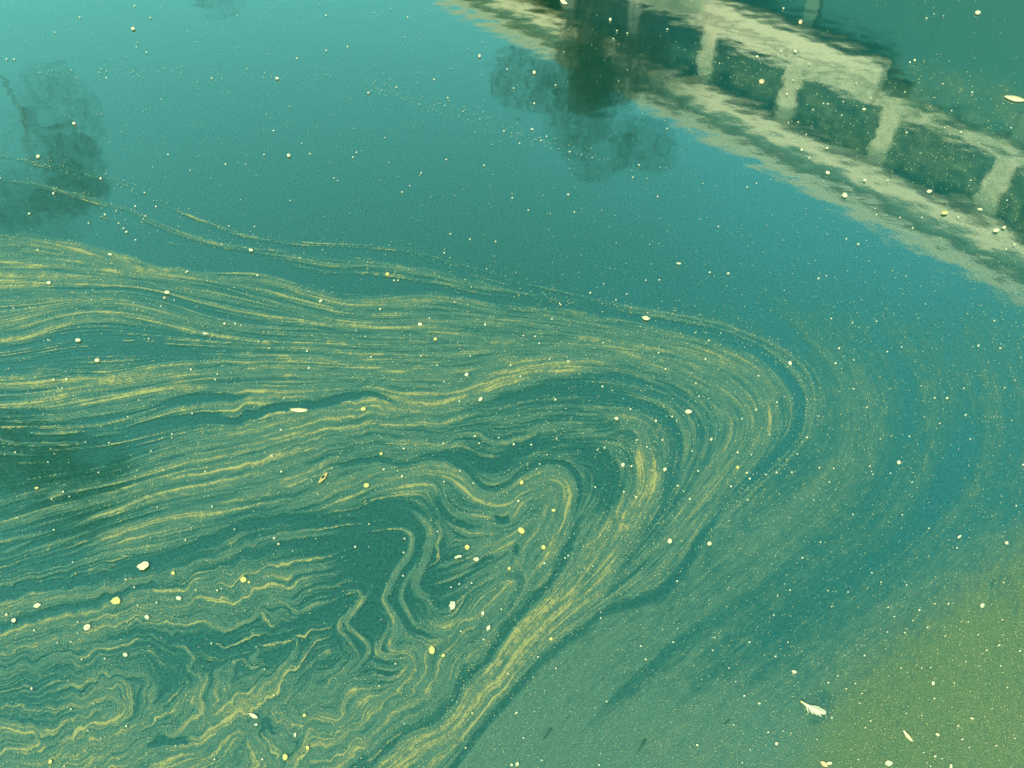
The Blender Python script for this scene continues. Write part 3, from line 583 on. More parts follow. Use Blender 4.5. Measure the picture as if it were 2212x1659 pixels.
def make_film():
    yy, xx = np.mgrid[0:NY, 0:NX].astype(np.float32)
    # 1 direction of the current, as a doubled angle so that lines need no sense
    P, A = [], []
    for pts, w, amt, soft in S:
        c = spline(pts, 12); d = np.gradient(c, axis=0)
        P.append(c); A.append(2 * np.arctan2(d[:, 1], d[:, 0]))
    P = np.vstack(P).astype(np.float32); A = np.concatenate(A)
    C2, S2 = np.cos(A).astype(np.float32), np.sin(A).astype(np.float32)
    cs = 13.0
    cx = SX0 + np.arange(int((SX1 - SX0) / cs) + 2) * cs; cy = SY0 + np.arange(int((SY1 - SY0) / cs) + 2) * cs
    gc = np.zeros((len(cy), len(cx)), np.float32); gs = gc.copy()
    for j, y in enumerate(cy):
        d2 = (cx[:, None].astype(np.float32) - P[None, :, 0]) ** 2 + (np.float32(y) - P[None, :, 1]) ** 2
        wt = 1.0 / (d2 + 90.0) ** 1.7
        gc[j] = (wt * C2).sum(1) / wt.sum(1); gs[j] = (wt * S2).sum(1) / wt.sum(1)
    c2 = samp(gc, xx * ST / cs, yy * ST / cs); s2 = samp(gs, xx * ST / cs, yy * ST / cs)
    th = 0.5 * np.arctan2(s2, c2)
    VX, VY = np.cos(th).astype(np.float32), np.sin(th).astype(np.float32)
    # 2 thickness from the spots, then the traced lines
    k = np.array(K, np.float32)
    cs = 11.0
    cx = SX0 + np.arange(int((SX1 - SX0) / cs) + 2) * cs; cy = SY0 + np.arange(int((SY1 - SY0) / cs) + 2) * cs
    g = np.zeros((len(cy), len(cx)), np.float32)
    for j, y in enumerate(cy):
        d2 = (cx[:, None] - k[None, :, 0]) ** 2 + 1.6 * (y - k[None, :, 1]) ** 2
        wt = 1.0 / (d2 + 500.0) ** 2.0
        g[j] = (wt * k[:, 2]).sum(1) / wt.sum(1)
    dens = samp(blur(g, 1), xx * ST / cs, yy * ST / cs)
    fz = polymask(FZ, 6.0); gz = polymask(GZ, 46.0)
    right = sstep(1250, 1500, SX0 + xx * ST) * (1 - fz)
    right = np.maximum(right, (1 - fz) * sstep(1230, 1330, SY0 + yy * ST))
    lower = 1.25 * sstep(520, 860, (SY0 + yy * ST) + .0 * xx) * right
    lower = np.maximum(lower, (1 - fz) * sstep(1350, 1450, SY0 + yy * ST))
    up = sstep(300, 760, SY0 + yy * ST) * sstep(1350, 1750, SX0 + xx * ST) * (1 - fz)
    dens = dens * np.maximum(np.maximum(fz, lower), up)
    mz = polymask(MIRROR, 22.0)
    dens = np.maximum(dens, (.27 + .05 * sstep(1500, 2000, SX0 + xx * ST)) * mz)
    for pts, w, amt, soft in S:
        if amt == 0: continue
        if amt > 0: amt = amt * .88
        c = spline(pts, 4.0)
        taper = np.clip(np.minimum(np.arange(len(c)), np.arange(len(c))[::-1]) / (min(len(c) * .22, 24) + 1), 0, 1) ** .7
        n = len(c)
        wob = .75 + .5 * RNG.random(n); wob = np.convolve(np.pad(wob, 6, mode='edge'), np.ones(13) / 13, 'valid')
        R = w + soft * 1.6
        best = {}
        gx = (c[:, 0] - SX0) / ST; gy = (c[:, 1] - SY0) / ST
        r = R * 1.3 / ST
        i0, i1 = int(max(0, gx.min() - r)), int(min(NX, gx.max() + r + 2))
        j0, j1 = int(max(0, gy.min() - r)), int(min(NY, gy.max() + r + 2))
        if i1 <= i0 or j1 <= j0: continue
        f = np.zeros((j1 - j0, i1 - i0), np.float32)
        for q in range(n):
            a0, a1 = int(max(i0, gx[q] - r)), int(min(i1, gx[q] + r + 2)); b0, b1 = int(max(j0, gy[q] - r)), int(min(j1, gy[q] + r + 2))
            if a1 <= a0 or b1 <= b0: continue
            X = (np.arange(a0, a1) - gx[q]) * ST; Y = (np.arange(b0, b1) - gy[q]) * ST
            d = np.sqrt(X[None, :] ** 2 + Y[:, None] ** 2)
            ww = w * wob[q] * (.35 + .65 * taper[q])
            v = (1 - sstep(ww - soft * .35, ww + soft, d)) * taper[q]
            sl = (slice(b0 - j0, b1 - j0), slice(a0 - i0, a1 - i0))
            f[sl] = np.maximum(f[sl], v)
        if amt > 0:
            dens[j0:j1, i0:i1] += amt * f
        else:
            dens[j0:j1, i0:i1] *= 1 - np.minimum(1, -amt * 1.7) * f
    dens = dens + .075 * sstep(.22, .42, dens) * fz
    dens = dens + .09 * sstep(1420, 1640, SY0 + yy * ST) * sstep(.3, .5, dens)
    # 3 streaks: noise drawn out along the current
    white = RNG.standard_normal((NY, NX)).astype(np.float32)
    soft1 = blur(RNG.standard_normal((NY, NX)).astype(np.float32), 1); soft1 /= soft1.std()
    soft2 = blur(RNG.standard_normal((NY, NX)).astype(np.float32), 3); soft2 /= soft2.std()
    src = white * .92 + soft1 * .3
    marks = (6, 20, 56)
    acc = {m: None for m in marks}; coarse = np.zeros_like(src); tot = np.zeros_like(src)
    fw = {}
    for sg in (1, -1):
        px, py = xx.copy(), yy.copy(); dx, dy = VX * sg, VY * sg
        a = np.zeros_like(src)
        for st in range(marks[-1]):
            px += dx; py += dy
            i = np.clip((px + .5).astype(np.int32), 0, NX - 1); j = np.clip((py + .5).astype(np.int32), 0, NY - 1)
            a += src[j, i]; coarse += soft2[j, i]
            nx, ny = VX[j, i], VY[j, i]
            s_ = np.sign(nx * dx + ny * dy); s_[s_ == 0] = 1
            dx, dy = nx * s_, ny * s_
            if st + 1 in marks:
                fw.setdefault(st + 1, []).append(a.copy())
    lic = {m: (fw[m][0] + fw[m][1] + src) for m in marks}
    for m in marks: lic[m] = (lic[m] - blur(lic[m], 14)); lic[m] /= lic[m].std()
    coarse /= coarse.std()
    X = SX0 + xx * ST; Y = SY0 + yy * ST
    longz = sstep(1000, 550, X) * sstep(560, 640, Y)
    longz = np.maximum(longz, .7 * sstep(1250, 900, X) * sstep(780, 880, Y))
    shortz = np.clip(gz + sstep(1560, 1800, X) * .5, 0, 1)
    midw = np.clip(1 - longz - shortz, 0, 1)
    wsum = longz + shortz + midw
    fine = (lic[56] * longz + lic[20] * midw + lic[6] * shortz) / wsum
    fine = fine / np.sqrt(blur(fine * fine, 12) + .02)
    grain = .6 * white + .5 * soft1
    calm = np.clip(.3 * longz + 1 - .62 * right, 0, 1.1) * (1 - .55 * gz) * (1 - .9 * mz)      # how strongly the film is drawn out
    wide = coarse * (1 - shortz) * (.35 + .65 * longz)
    there = sstep(.03, .30, dens)
    fine = fine * (1 - right) + right * (.45 * lic[56] + .25 * lic[6])
    v = dens + there * calm * ((.10 + .04 * longz) * fine + .035 * wide + .04 * right * coarse)
    v = v * (1 - .3 * gz) + .3 * gz * dens
    thread = fine * calm * 1.25 + .25 * wide
    # 4 eddies fold the film over on itself
    m = np.zeros_like(v)
    for x, y, r, a_ in CURLY:
        m = np.maximum(m, a_ * np.exp(-(((X - x) ** 2 + (Y - y) ** 2) / (r * r)) ** 1.2))
    psi = vnoise(95, 21) * 1.0 * 95 + vnoise(48, 22) * .5 * 48 + vnoise(26, 23) * .40 * 26 + vnoise(14, 24) * .15 * 14
    u = np.gradient(psi, axis=0) / ST * m; w_ = -np.gradient(psi, axis=1) / ST * m
    px, py = xx.copy(), yy.copy()
    for _ in range(16):
        a = samp(u, px, py); b = samp(w_, px, py)
        px = px + a * FOLD; py = py + b * FOLD
    rag = (vnoise(11, 31), vnoise(11, 32), vnoise(6.5, 33), vnoise(6.5, 34)); ra = 1.1 * np.clip(m * 1.6, 0, 1)
    px = px + ra * (.75 * rag[0] + .5 * rag[2]); py = py + ra * (.75 * rag[1] + .5 * rag[3])
    v = samp(v, px, py); dens = samp(dens, px, py); thread = samp(thread, px, py); grain = grain * .8 + .5 * samp(grain, px, py)
    mot = np.clip(vnoise(6.0, 51) * .6 + vnoise(11.0, 52) * .5, -2, 2)
    v = v + (.045 * np.maximum(gz, mz) + .02 * right + .012) * mot * sstep(.05, .2, v)
    cover = sstep(.06, .66, v + .022 * grain * sstep(.02, .3, v))
    dash = samp(lic[6], px, py) * .6 + white * .45
    cover = np.clip(cover * (1 + (.17 - .08 * right) * dash) + .03 * dash * sstep(.03, .3, v), 0, 1)
    west = sstep(1250, 750, X)
    yellow = sstep(1.8, 2.9, thread + 1.6 * (v - .5) + .35 * grain) * sstep(.10, .30, v) * (1 - .75 * gz) * (.4 + .6 * west) * (1 - .9 * right)
    rich = (1 - .8 * right) * sstep(.68, 1.02, v + .06 * thread + .02 * grain)
    yellow = np.maximum(yellow, rich * np.clip(.50 + .26 * grain + .22 * thread, 0, .95))
    blotch = .6 + .4 * np.clip(vnoise(38, 41), -1.2, 1.2)
    return cover, yellow, np.clip(np.maximum(gz, .55 * mz * blotch), 0, 1), th
FOLD = 1.0
# ---- FILM-END ----
COVER, YELLOW, ALGAE, THETA = make_film()
def film_object():
    yy, xx = np.mgrid[0:NY, 0:NX].astype(np.float32)
    X = SX0 + xx * ST; Y = SY0 + yy * ST
    fade = np.clip(np.minimum(np.minimum(X - SX0, SX1 - X), np.minimum(Y - SY0, SY1 - Y)) / 90.0, 0, 1)
    cov = COVER * fade; yel = YELLOW * fade
    wx, wy = lay(X, Y)
    v = np.stack([wx, wy, np.full_like(wx, .003)], -1).reshape(-1, 3)
    live = np.maximum(cov, yel) > .03
    q = live[:-1, :-1] | live[1:, :-1] | live[:-1, 1:] | live[1:, 1:]
    j, i = np.nonzero(q)
    a = j * NX + i
    quads = np.stack([a + NX, a + NX + 1, a + 1, a], -1)
    used = np.zeros(NX * NY, bool); used[quads.ravel()] = True
    idx = np.cumsum(used) - 1
    loops = idx[quads.ravel()]
    me = mesh_np('pollen_film', v[used], loops, np.arange(len(quads)) * 4, None)
    for nm, arr in (('cover', cov), ('yellow', yel), ('algae', ALGAE)):
        at_ = me.attributes.new(nm, 'FLOAT', 'POINT'); at_.data.foreach_set('value', np.ascontiguousarray(arr.ravel()[used], np.float32))
    tag(link('pollen_film', me, M_FILM), 'swirled yellow green film of pollen and algae drawn out over the pond', None, None, 'stuff')
    print('film faces', len(quads))
film_object()

# ---------------------------------------------------------------- countless fine specks of pollen
def bil(a, x, y):
    return samp(a, (np.asarray(x, np.float32) - SX0) / ST, (np.asarray(y, np.float32) - SY0) / ST)

def specks(name, label, n, rmin, rmax, power, mat, seed, weight, z):
    r = np.random.default_rng(seed)
    m = n * 14
    x = r.uniform(-150, 2360, m); y = r.uniform(-100, 1770, m)
    keep = r.random(m) < weight(x, y)
    x, y = x[keep][:n], y[keep][:n]; n = len(x)
    rad = rmin + (rmax - rmin) * r.random(n) ** power
    th = bil(np.cos(THETA), x, y), bil(np.sin(THETA), x, y)
    el = 1 + .9 * r.random(n) * (r.random(n) < .5)
    ux, uy = th[0] * rad * el, th[1] * rad * el; vx, vy = -th[1] * rad, th[0] * rad
    k = 6; co = []; ph = r.uniform(0, 6.28, n)
    cx, cy = lay(x, y)
    co.append(np.stack([cx, cy, np.full(n, z + .0012)], -1))
    for i in range(k):
        a = 6.2832 * i / k + ph; w = r.uniform(.7, 1.15, n)
        px = x + (np.cos(a) * ux + np.sin(a) * vx) * w; py = y + (np.cos(a) * uy + np.sin(a) * vy) * w
        wx, wy = lay(px, py); co.append(np.stack([wx, wy, np.full(n, z)], -1))
    v = np.stack(co, 1).reshape(-1, 3); b = np.arange(n)[:, None] * (k + 1)
    tri = np.stack([np.stack([b[:, 0], b[:, 0] + 1 + (i + 1) % k, b[:, 0] + 1 + i], -1) for i in range(k)], 1).reshape(-1, 3)
    me = mesh_np(name, v, tri.ravel(), np.arange(len(tri)) * 3, None)
    tag(link(name, me, mat), label, None, None, 'stuff')

def near(x, y, c, rad):
    return np.exp(-(((x - c[0]) ** 2 + (y - c[1]) ** 2) / rad ** 2))
def w_fine(x, y):
    c = bil(COVER, x, y); g = bil(ALGAE, x, y)
    w = .03 + .42 * c + .26 * g + .07 * sstep(1350, 1700, x) * sstep(300, 700, y)
    p = spline(Y1, 20)
    d = np.full(len(x), 1e9)
    for q in p: d = np.minimum(d, (x - q[0]) ** 2 + (y - q[1]) ** 2)
    w = w + .9 * np.exp(-d / 55.0 ** 2) + .25 * near(x, y, (1350, 950), 260)
    ln = np.concatenate([spline(L0, 12), spline(L1, 12)])
    d = np.full(len(x), 1e9)
    for q in ln: d = np.minimum(d, (x - q[0]) ** 2 + (y - q[1]) ** 2)
    w = w + .45 * np.exp(-d / 11.0 ** 2)
    for pts in S[-6:-5]: pass
    w = w + .5 * np.exp(-((y - (152 + .02 * x)) / 10.0) ** 2) * (x < 720) * (r01(x) < .6)
    t = np.clip((x - 780) / 540, 0, 1); w = w + .55 * np.exp(-((y - (178 + 175 * t)) / 16.0) ** 2) * (x > 780) * (x < 1330)
    return w
def r01(x): return np.modf(np.abs(np.sin(x * 12.9898) * 43758.5453))[0]
specks('pollen_dust', 'fine cream pollen dust strewn over the whole pond', 26000, .42, 1.1, 2.0, M_DUST, 5, w_fine, .0042)
specks('pollen_grains', 'coarser pale pollen grains strewn over the pond', 600, .8, 1.4, 2.5, M_CREAM, 6, lambda x, y: w_fine(x, y) * .8 + .03, .0050)

# ---------------------------------------------------------------- single floating things
def frame_at(x, y, ang):
    """centre on the water and the two ground vectors that show one tracing unit along and across"""
    c = np.array(lay(x, y, .004)); a = math.radians(ang)
    u = np.array(lay(x + math.cos(a), y + math.sin(a), .004)) - c; v = np.array(lay(x - math.sin(a), y + math.cos(a), .004)) - c
    return Vector((c[0], c[1], .0052)), Vector((u[0], u[1], 0)), Vector((v[0], v[1], 0))

def outline_mesh(name, pts, u, v, dome, skirt=.0008):
    """a thin curved plate from an outline in tracing units, with a raised middle and a real edge"""
    c = Vector((0, 0, 0)); n = len(pts); co = [(0, 0, dome)]
    mx = sum(p[0] for p in pts) / n; my = sum(p[1] for p in pts) / n
    co[0] = tuple(u * mx + v * my + Vector((0, 0, dome)))
    for f, z in ((.55, dome * .78), (1.0, skirt), (1.0, 0.0)):
        for px, py in pts:
            q = u * (mx + (px - mx) * f) + v * (my + (py - my) * f); co.append((q.x, q.y, z))
    fs = []
    for i in range(n):
        j = (i + 1) % n
        fs.append((0, 1 + i, 1 + j))
        for k in (0, 1): fs.append((1 + k * n + i, 1 + (k + 1) * n + i, 1 + (k + 1) * n + j, 1 + k * n + j))
    me = bpy.data.meshes.new(name); me.from_pydata(co, [], fs); me.update()
    bm = bmesh.new(); bm.from_mesh(me); bmesh.ops.recalc_face_normals(bm, faces=bm.faces[:])
    for f in bm.faces: f.smooth = False
    if bm.faces[0].normal.z < 0: bmesh.ops.reverse_faces(bm, faces=bm.faces[:])
    bm.to_mesh(me); bm.free()
    return me

def shape(kind, a, b, r):
    if kind in ('petal', 'bud'):
        n = 12; return [(a * math.cos(6.2832 * i / n) * r.uniform(.93, 1.05), b * math.sin(6.2832 * i / n) * r.uniform(.93, 1.05)) for i in range(n)]
    if kind == 'leaf':
        top = [(-1, 0), (-.72, .42), (-.4, .78), (0, 1), (.4, .86), (.75, .5), (1, .03)]
        return [(x * a, y * b * r.uniform(.92, 1.05)) for x, y in top] + [(x * a, -y * b * r.uniform(.85, 1.0)) for x, y in top[-2:0:-1]]
    if kind == 'flake':
        n = 14; return [(a * math.cos(6.2832 * i / n) * r.uniform(.78, 1.14), b * math.sin(6.2832 * i / n) * r.uniform(.78, 1.14)) for i in range(n)]
    if kind == 'clump':
        n = 18; q = [r.uniform(.55, 1.2) for _ in range(n)]; q = [(q[i] * 2 + q[i - 1]) / 3 for i in range(n)]
        return [(a * math.cos(6.2832 * i / n) * q[i], b * math.sin(6.2832 * i / n) * q[i]) for i in range(n)]
    if kind == 'bit':                                   # dark waterlogged scrap: two lobes and a tail
        return [(-a, b * .2), (-a * .7, b), (-a * .35, b * .7), (0, b * .35), (a * .4, b * .55), (a, b * .1), (a * .5, -b * .1), (0, -b * .35), (-a * .4, -b * .7), (-a * .8, -b * .6)]
    n = 8; return [(a * math.cos(6.2832 * i / n) * r.uniform(.85, 1.1), b * math.sin(6.2832 * i / n) * r.uniform(.85, 1.1)) for i in range(n)]

RR = random.Random(4)
def floater(name, x, y, a, b, ang, kind, mat, label, cat, group=None):
    loc, u, v = frame_at(x, y, ang)
    size = (u.length * a + v.length * b) * .5
    me = outline_mesh(name, shape(kind, a, b, RR), u, v, min(.006, size * (.20 if kind in ('petal', 'bud', 'fleck') else .12)))
    return tag(link(name, me, mat, None, loc), label, cat, group)

# (tile column, tile row, x, y, half length, half width, turn, shape, material, name, label, category) - 1/3 of a tracing unit within the tile
BIG = [
 (2, 0, 2150, 640, 70, 18, 12, 'leaf', 0, 'willow_leaf', 'long pale pointed leaf cut by the right edge beside the mirrored building', 'leaf'),
 (0, 1, 1937, 1000, 60, 13, 2, 'leaf', 0, 'willow_leaf', 'slim cream lens shaped leaf lying level in a dark streak left of centre', 'leaf'),
 (1, 1, 1973, 404, 27, 13, 14, 'leaf', 0, 'petal', 'bright cream petal riding the thin outer pollen line right of centre', 'petal'),
 (2, 1, 37, 1010, 22, 13, 4, 'petal', 0, 'petal', 'oblong cream petal inside the rounded nose of the swirl', 'petal'),
 (0, 2, 930, 352, 42, 24, -24, 'flake', 0, 'flake', 'largest ragged cream flake at the lower left by a dark band', 'flake'),
 (0, 2, 752, 577, 33, 26, -8, 'flake', 1, 'flake', 'round buttery yellow flake below the largest ragged flake', 'flake'),
 (0, 2, 565, 748, 24, 18, -30, 'petal', 0, 'petal', 'oval cream petal just below left of the buttery yellow flake', 'petal'),
 (0, 2, 242, 608, 23, 13, -18, 'flake', 0, 'flake', 'small ragged flake left of the buttery yellow flake', 'flake'),
 (0, 2, 90, 704, 15, 13, -30, 'petal', 0, 'petal', 'roundish cream petal near the left edge with a smaller speck above it', 'petal'),
 (0, 2, 42, 668, 9, 7, 0, 'petal', 0, 'petal', 'tiny cream petal right at the lower left edge', 'petal'),
 (0, 2, 953, 684, 17, 14, 35, 'flake', 2, 'flake', 'whitish flake lying right of the oval petal at lower left', 'flake'),
 (0, 2, 1159, 560, 18, 13, 10, 'petal', 2, 'petal', 'pale oval petal to the right of the buttery yellow flake', 'petal'),
 (0, 2, 1122, 398, 13, 12, 0, 'petal', 1, 'petal', 'round yellowish petal just right of the largest ragged flake', 'petal'),
 (0, 2, 1577, 440, 21, 17, -15, 'flake', 1, 'flake', 'yellowish knobbly flake with a crumb beside it on the green film', 'flake'),
 (0, 2, 1614, 457, 9, 7, 0, 'petal', 1, 'crumb', 'crumb touching the yellowish knobbly flake', 'crumb'),
 (0, 2, 813, 925, 17, 15, 50, 'clump', 2, 'fluff_tuft', 'whitish ragged tuft in the dark pool of the lower left', 'tuft'),
 (0, 2, 1642, 1322, 33, 13, 26, 'leaf', 0, 'seed_husk', 'slanted cream husk with a tan tip on the curled film at the bottom', 'husk'),
 (0, 2, 1848, 1590, 17, 21, 0, 'petal', 1, 'petal', 'rounded yellow petal at the very bottom left of the bright pollen band', 'petal'),
 (0, 2, 1993, 1530, 11, 14, 0, 'petal', 1, 'petal', 'small upright yellow petal above right of the rounded bottom one', 'petal'),
 (0, 2, 1913, 1446, 9, 14, 10, 'clump', 2, 'fluff_tuft', 'narrow pale tuft above the small upright yellow petal', 'tuft'),
 (0, 2, 1973, 1320, 12, 10, -20, 'petal', 1, 'petal', 'dull yellow petal right of the slanted husk', 'petal'),
 (0, 2, 1660, 1380, 13, 7, 0, 'clump', 2, 'fluff_tuft', 'faint whitish wisp under the slanted husk', 'tuft'),
 (0, 2, 327, 1620, 12, 15, 20, 'flake', 1, 'flake', 'ochre crumbly flake at the bottom edge on the left', 'flake'),
 (0, 1, 2093, 1440, 47, 14, -50, 'leaf', 3, 'brown_husk', 'tilted brown husk split open on the yellow streaks', 'husk'),
 (0, 1, 1083, 237, 18, 10, 0, 'petal', 0, 'petal', 'cream oval petal in the upper streaks with a tan crumb beneath', 'petal'),
 (0, 1, 1066, 272, 9, 6, 0, 'petal', 4, 'crumb', 'tan crumb beneath the cream oval petal of the upper streaks', 'crumb'),
 (0, 1, 317, 175, 15, 10, -8, 'petal', 0, 'petal', 'oval petal near the left edge among the bright yellow streaks', 'petal'),
 (0, 1, 506, 547, 18, 10, -4, 'petal', 0, 'petal', 'upper of two oval petals on the blue gap at left', 'petal'),
 (0, 1, 630, 677, 17, 11, 0, 'petal', 0, 'petal', 'lower of two oval petals on the blue gap at left', 'petal'),
 (0, 1, 1332, 505, 20, 8, 5, 'clump', 2, 'fluff_tuft', 'little jagged tuft on the speckled film right of the blue gap', 'tuft'),
 (0, 1, 2078, 293, 13, 7, -30, 'petal', 0, 'petal', 'slanted petal on the upper edge of the film', 'petal'),
 (0, 1, 238, 1506, 14, 7, -15, 'flake', 1, 'flake', 'yellow sliver among the sparse streaks at left', 'flake'),
 (1, 1, 299, 118, 12, 10, 0, 'petal', 1, 'petal', 'yellowish petal on the faint outer pollen line above centre', 'petal'),
 (1, 1, 510, 444, 15, 9, 10, 'petal', 0, 'petal', 'cream petal on the smooth speckled film at centre', 'petal'),
 (1, 1, 609, 540, 12, 9, -20, 'petal', 1, 'petal', 'yellowish petal below right of the smooth film petal at centre', 'petal'),
 (1, 1, 810, 770, 12, 13, 20, 'clump', 2, 'fluff_tuft', 'pair of crumbs clinging together on the calm mid film', 'tuft'),
 (1, 1, 902, 930, 17, 10, -38, 'leaf', 0, 'petal', 'diamond shaped cream petal on the bright yellow stream at centre', 'petal'),
 (1, 1, 143, 993, 17, 12, -5, 'petal', 1, 'petal', 'yellow cream petal right of the slim lens shaped leaf', 'petal'),
 (1, 1, 1783, 1055, 13, 10, 15, 'petal', 0, 'petal', 'rounded petal where the inner hook of the swirl begins', 'petal'),
 (1, 1, 2097, 1385, 12, 12, 45, 'flake', 0, 'flake', 'cream square flake right of the bright yellow patch', 'flake'),
 (1, 1, 1825, 1355, 12, 14, 30, 'clump', 2, 'fluff_tuft', 'pale twin crumbs left of the bright yellow patch', 'tuft'),
 (1, 1, 258, 1283, 10, 9, 0, 'petal', 1, 'petal', 'yellow petal on the wavy band above the fold', 'petal'),
 (1, 1, 163, 1488, 18, 14, -15, 'petal', 1, 'petal', 'plump yellow petal above the dark lobe of the fold', 'petal'),
 (1, 1, 1168, 1470, 12, 14, 25, 'flake', 1, 'flake', 'yellow flake on the crest of the wavy film', 'flake'),
 (1, 1, 1375, 1650, 13, 9, 0, 'petal', 1, 'petal', 'yellowish petal below the hump of the wavy film', 'petal'),
 (1, 1, 2186, 50, 15, 6, 5, 'leaf', 0, 'petal', 'narrow petal alone on the clear water above the nose', 'petal'),
 (2, 1, 696, 696, 10, 13, -20, 'petal', 0, 'petal', 'peach cream petal in the clear gap round the nose', 'petal'),
 (2, 1, 185, 1190, 13, 9, -50, 'clump', 2, 'fluff_tuft', 'pale crumbs strung along the inner right of the nose', 'tuft'),
 (2, 1, 1400, 1340, 11, 13, 0, 'petal', 0, 'petal', 'round cream petal on the open teal water at right', 'petal'),
 (2, 1, 356, 1372, 10, 10, 0, 'petal', 1, 'petal', 'yellow petal at the lower right rim of the nose', 'petal'),
 (1, 2, 1167, 122, 24, 18, 40, 'petal', 1, 'petal', 'large yellow petal on the film right of the fold', 'petal'),
 (1, 2, 815, 230, 18, 14, 0, 'flake', 1, 'flake', 'yellow lump above two white scraps beside the fold', 'flake'),
 (1, 2, 756, 293, 29, 10, -15, 'clump', 2, 'fluff_tuft', 'left jagged white scrap beside the fold', 'scrap'),
 (1, 2, 875, 308, 18, 13, 0, 'flake', 2, 'flake', 'right stubby white scrap beside the fold', 'scrap'),
 (1, 2, 1310, 230, 14, 13, 0, 'petal', 1, 'petal', 'round yellow petal on the mottled film above the bright band', 'petal'),
 (1, 2, 1088, 370, 10, 11, 0, 'flake', 1, 'flake', 'yellow crumb at the right end of the dark pool', 'flake'),
 (1, 2, 588, 897, 19, 26, 0, 'petal', 1, 'petal', 'large upright yellow petal low in the fold', 'petal'),
 (1, 2, 660, 932, 13, 10, -20, 'petal', 1, 'petal', 'smaller yellow petal right of the large upright one', 'petal'),
 (1, 2, 720, 605, 24, 31, 10, 'clump', 2, 'fluff_tuft', 'biggest ragged white tuft under the dark pool', 'tuft'),
 (1, 2, 917, 660, 12, 13, 0, 'clump', 2, 'fluff_tuft', 'small white tuft right of the biggest ragged one', 'tuft'),
 (1, 2, 953, 753, 12, 20, 25, 'leaf', 2, 'petal', 'tilted whitish petal below the small white tuft', 'petal'),
 (1, 2, 2128, 190, 14, 16, 0, 'petal', 0, 'petal', 'cream petal on the right flank of the bright pollen band', 'petal'),
 (1, 2, 1358, 824, 13, 9, -25, 'flake', 1, 'flake', 'yellow flake on the lower bright band', 'flake'),
 (1, 2, 1140, 1635, 12, 15, 0, 'clump', 2, 'fluff_tuft', 'upright white tuft at the bottom edge near centre', 'tuft'),
 (1, 2, 1103, 1642, 9, 8, 0, 'flake', 2, 'flake', 'white crumb beside the upright tuft at the bottom edge', 'crumb'),
 (1, 2, 1133, 1305, 14, 5, -35, 'leaf', 0, 'petal', 'thin slanting petal right of the bright band near the bottom', 'petal'),
 (1, 2, 1332, 1443, 50, 11, 128, 'bit', 5, 'dark_scrap', 'left dark waterlogged scrap near the bottom edge', 'scrap'),
 (1, 2, 1942, 1525, 60, 12, 120, 'bit', 5, 'dark_scrap', 'right dark waterlogged scrap near the bottom edge', 'scrap'),
 (2, 2, 290, 1358, 26, 8, -35, 'bit', 5, 'dark_scrap', 'short dark scrap left of the feathery seed', 'scrap'),
 (2, 2, 173, 207, 14, 12, 0, 'petal', 0, 'petal', 'round cream petal right of the dark streak beside the bright band', 'petal'),
 (2, 2, 2098, 202, 11, 11, 0, 'petal', 0, 'petal', 'round cream petal at the right edge above the green mat', 'petal'),
 (2, 2, 1791, 163, 16, 8, -35, 'leaf', 0, 'petal', 'slanted petal on the deep blue left of the round edge petal', 'petal'),
 (2, 2, 1940, 608, 14, 14, 0, 'flake', 2, 'flake', 'whitish flake with a dark hole in the film beside it at right', 'flake'),
 (2, 2, 722, 1038, 17, 9, 15, 'flake', 0, 'flake', 'cream flake above the feathery seed', 'flake'),
 (2, 2, 1457, 1452, 50, 12, 50, 'leaf', 0, 'petal', 'long cream petal with an ochre edge on the green mat', 'petal'),
 (2, 2, 1621, 1112, 10, 13, 0, 'petal', 2, 'petal', 'drop shaped pale petal above a dark streak in the green mat', 'petal'),
 (2, 2, 1335, 1630, 24, 19, 15, 'flake', 2, 'flake', 'bright whitish flake at the bottom edge on the green mat', 'flake'),
 (2, 2, 915, 1635, 30, 15, 35, 'leaf', 4, 'petal', 'orange tipped petal of the touching pair at the bottom edge', 'petal'),
 (2, 2, 950, 1630, 18, 10, -5, 'petal', 0, 'petal', 'cream petal of the touching pair at the bottom edge', 'petal'),
 (2, 2, 1650, 1445, 13, 9, 40, 'flake', 0, 'flake', 'cream flake right of the long ochre edged petal', 'flake'),
 (2, 2, 1873, 1340, 14, 6, 20, 'leaf', 0, 'petal', 'small slim petal on the yellow green mat', 'petal'),
 (2, 2, 606, 1504, 10, 12, 0, 'flake', 0, 'flake', 'cream flake below left of the feathery seed', 'flake'),
 (2, 2, 1737, 1650, 9, 15, 0, 'petal', 0, 'petal', 'upright petal cut by the bottom edge on the green mat', 'petal'),
 (2, 2, 2047, 866, 12, 5, -30, 'leaf', 0, 'petal', 'slim slanted petal near the right edge of the green mat', 'petal'),
 (1, 0, 1441, 14, 27, 13, 28, 'leaf', 0, 'petal', 'cream petal at the top edge before the mirrored dark tree', 'petal'),
 (1, 0, 1250, 470, 10, 11, 0, 'petal', 0, 'petal', 'round cream petal on the mirrored dark crown', 'petal'),
 (1, 0, 1743, 127, 9, 10, 0, 'petal', 0, 'petal', 'round cream petal on the mirrored dark windows at top', 'petal'),
 (1, 0, 896, 363, 8, 10, 0, 'petal', 0, 'petal', 'round cream petal alone on the blue left of the mirrored tree', 'petal'),
 (1, 0, 1235, 838, 12, 4, 20, 'clump', 2, 'fluff_tuft', 'spiky seed wisp among the dots under the mirrored tree', 'tuft'),
 (2, 0, 1913, 82, 18, 13, -5, 'petal', 0, 'petal', 'oval cream petal on the mirrored glass at top right', 'petal'),
 (2, 0, 763, 143, 12, 14, 20, 'bud', 4, 'bud', 'pinkish bud at the foot of a mirrored post at top', 'bud'),
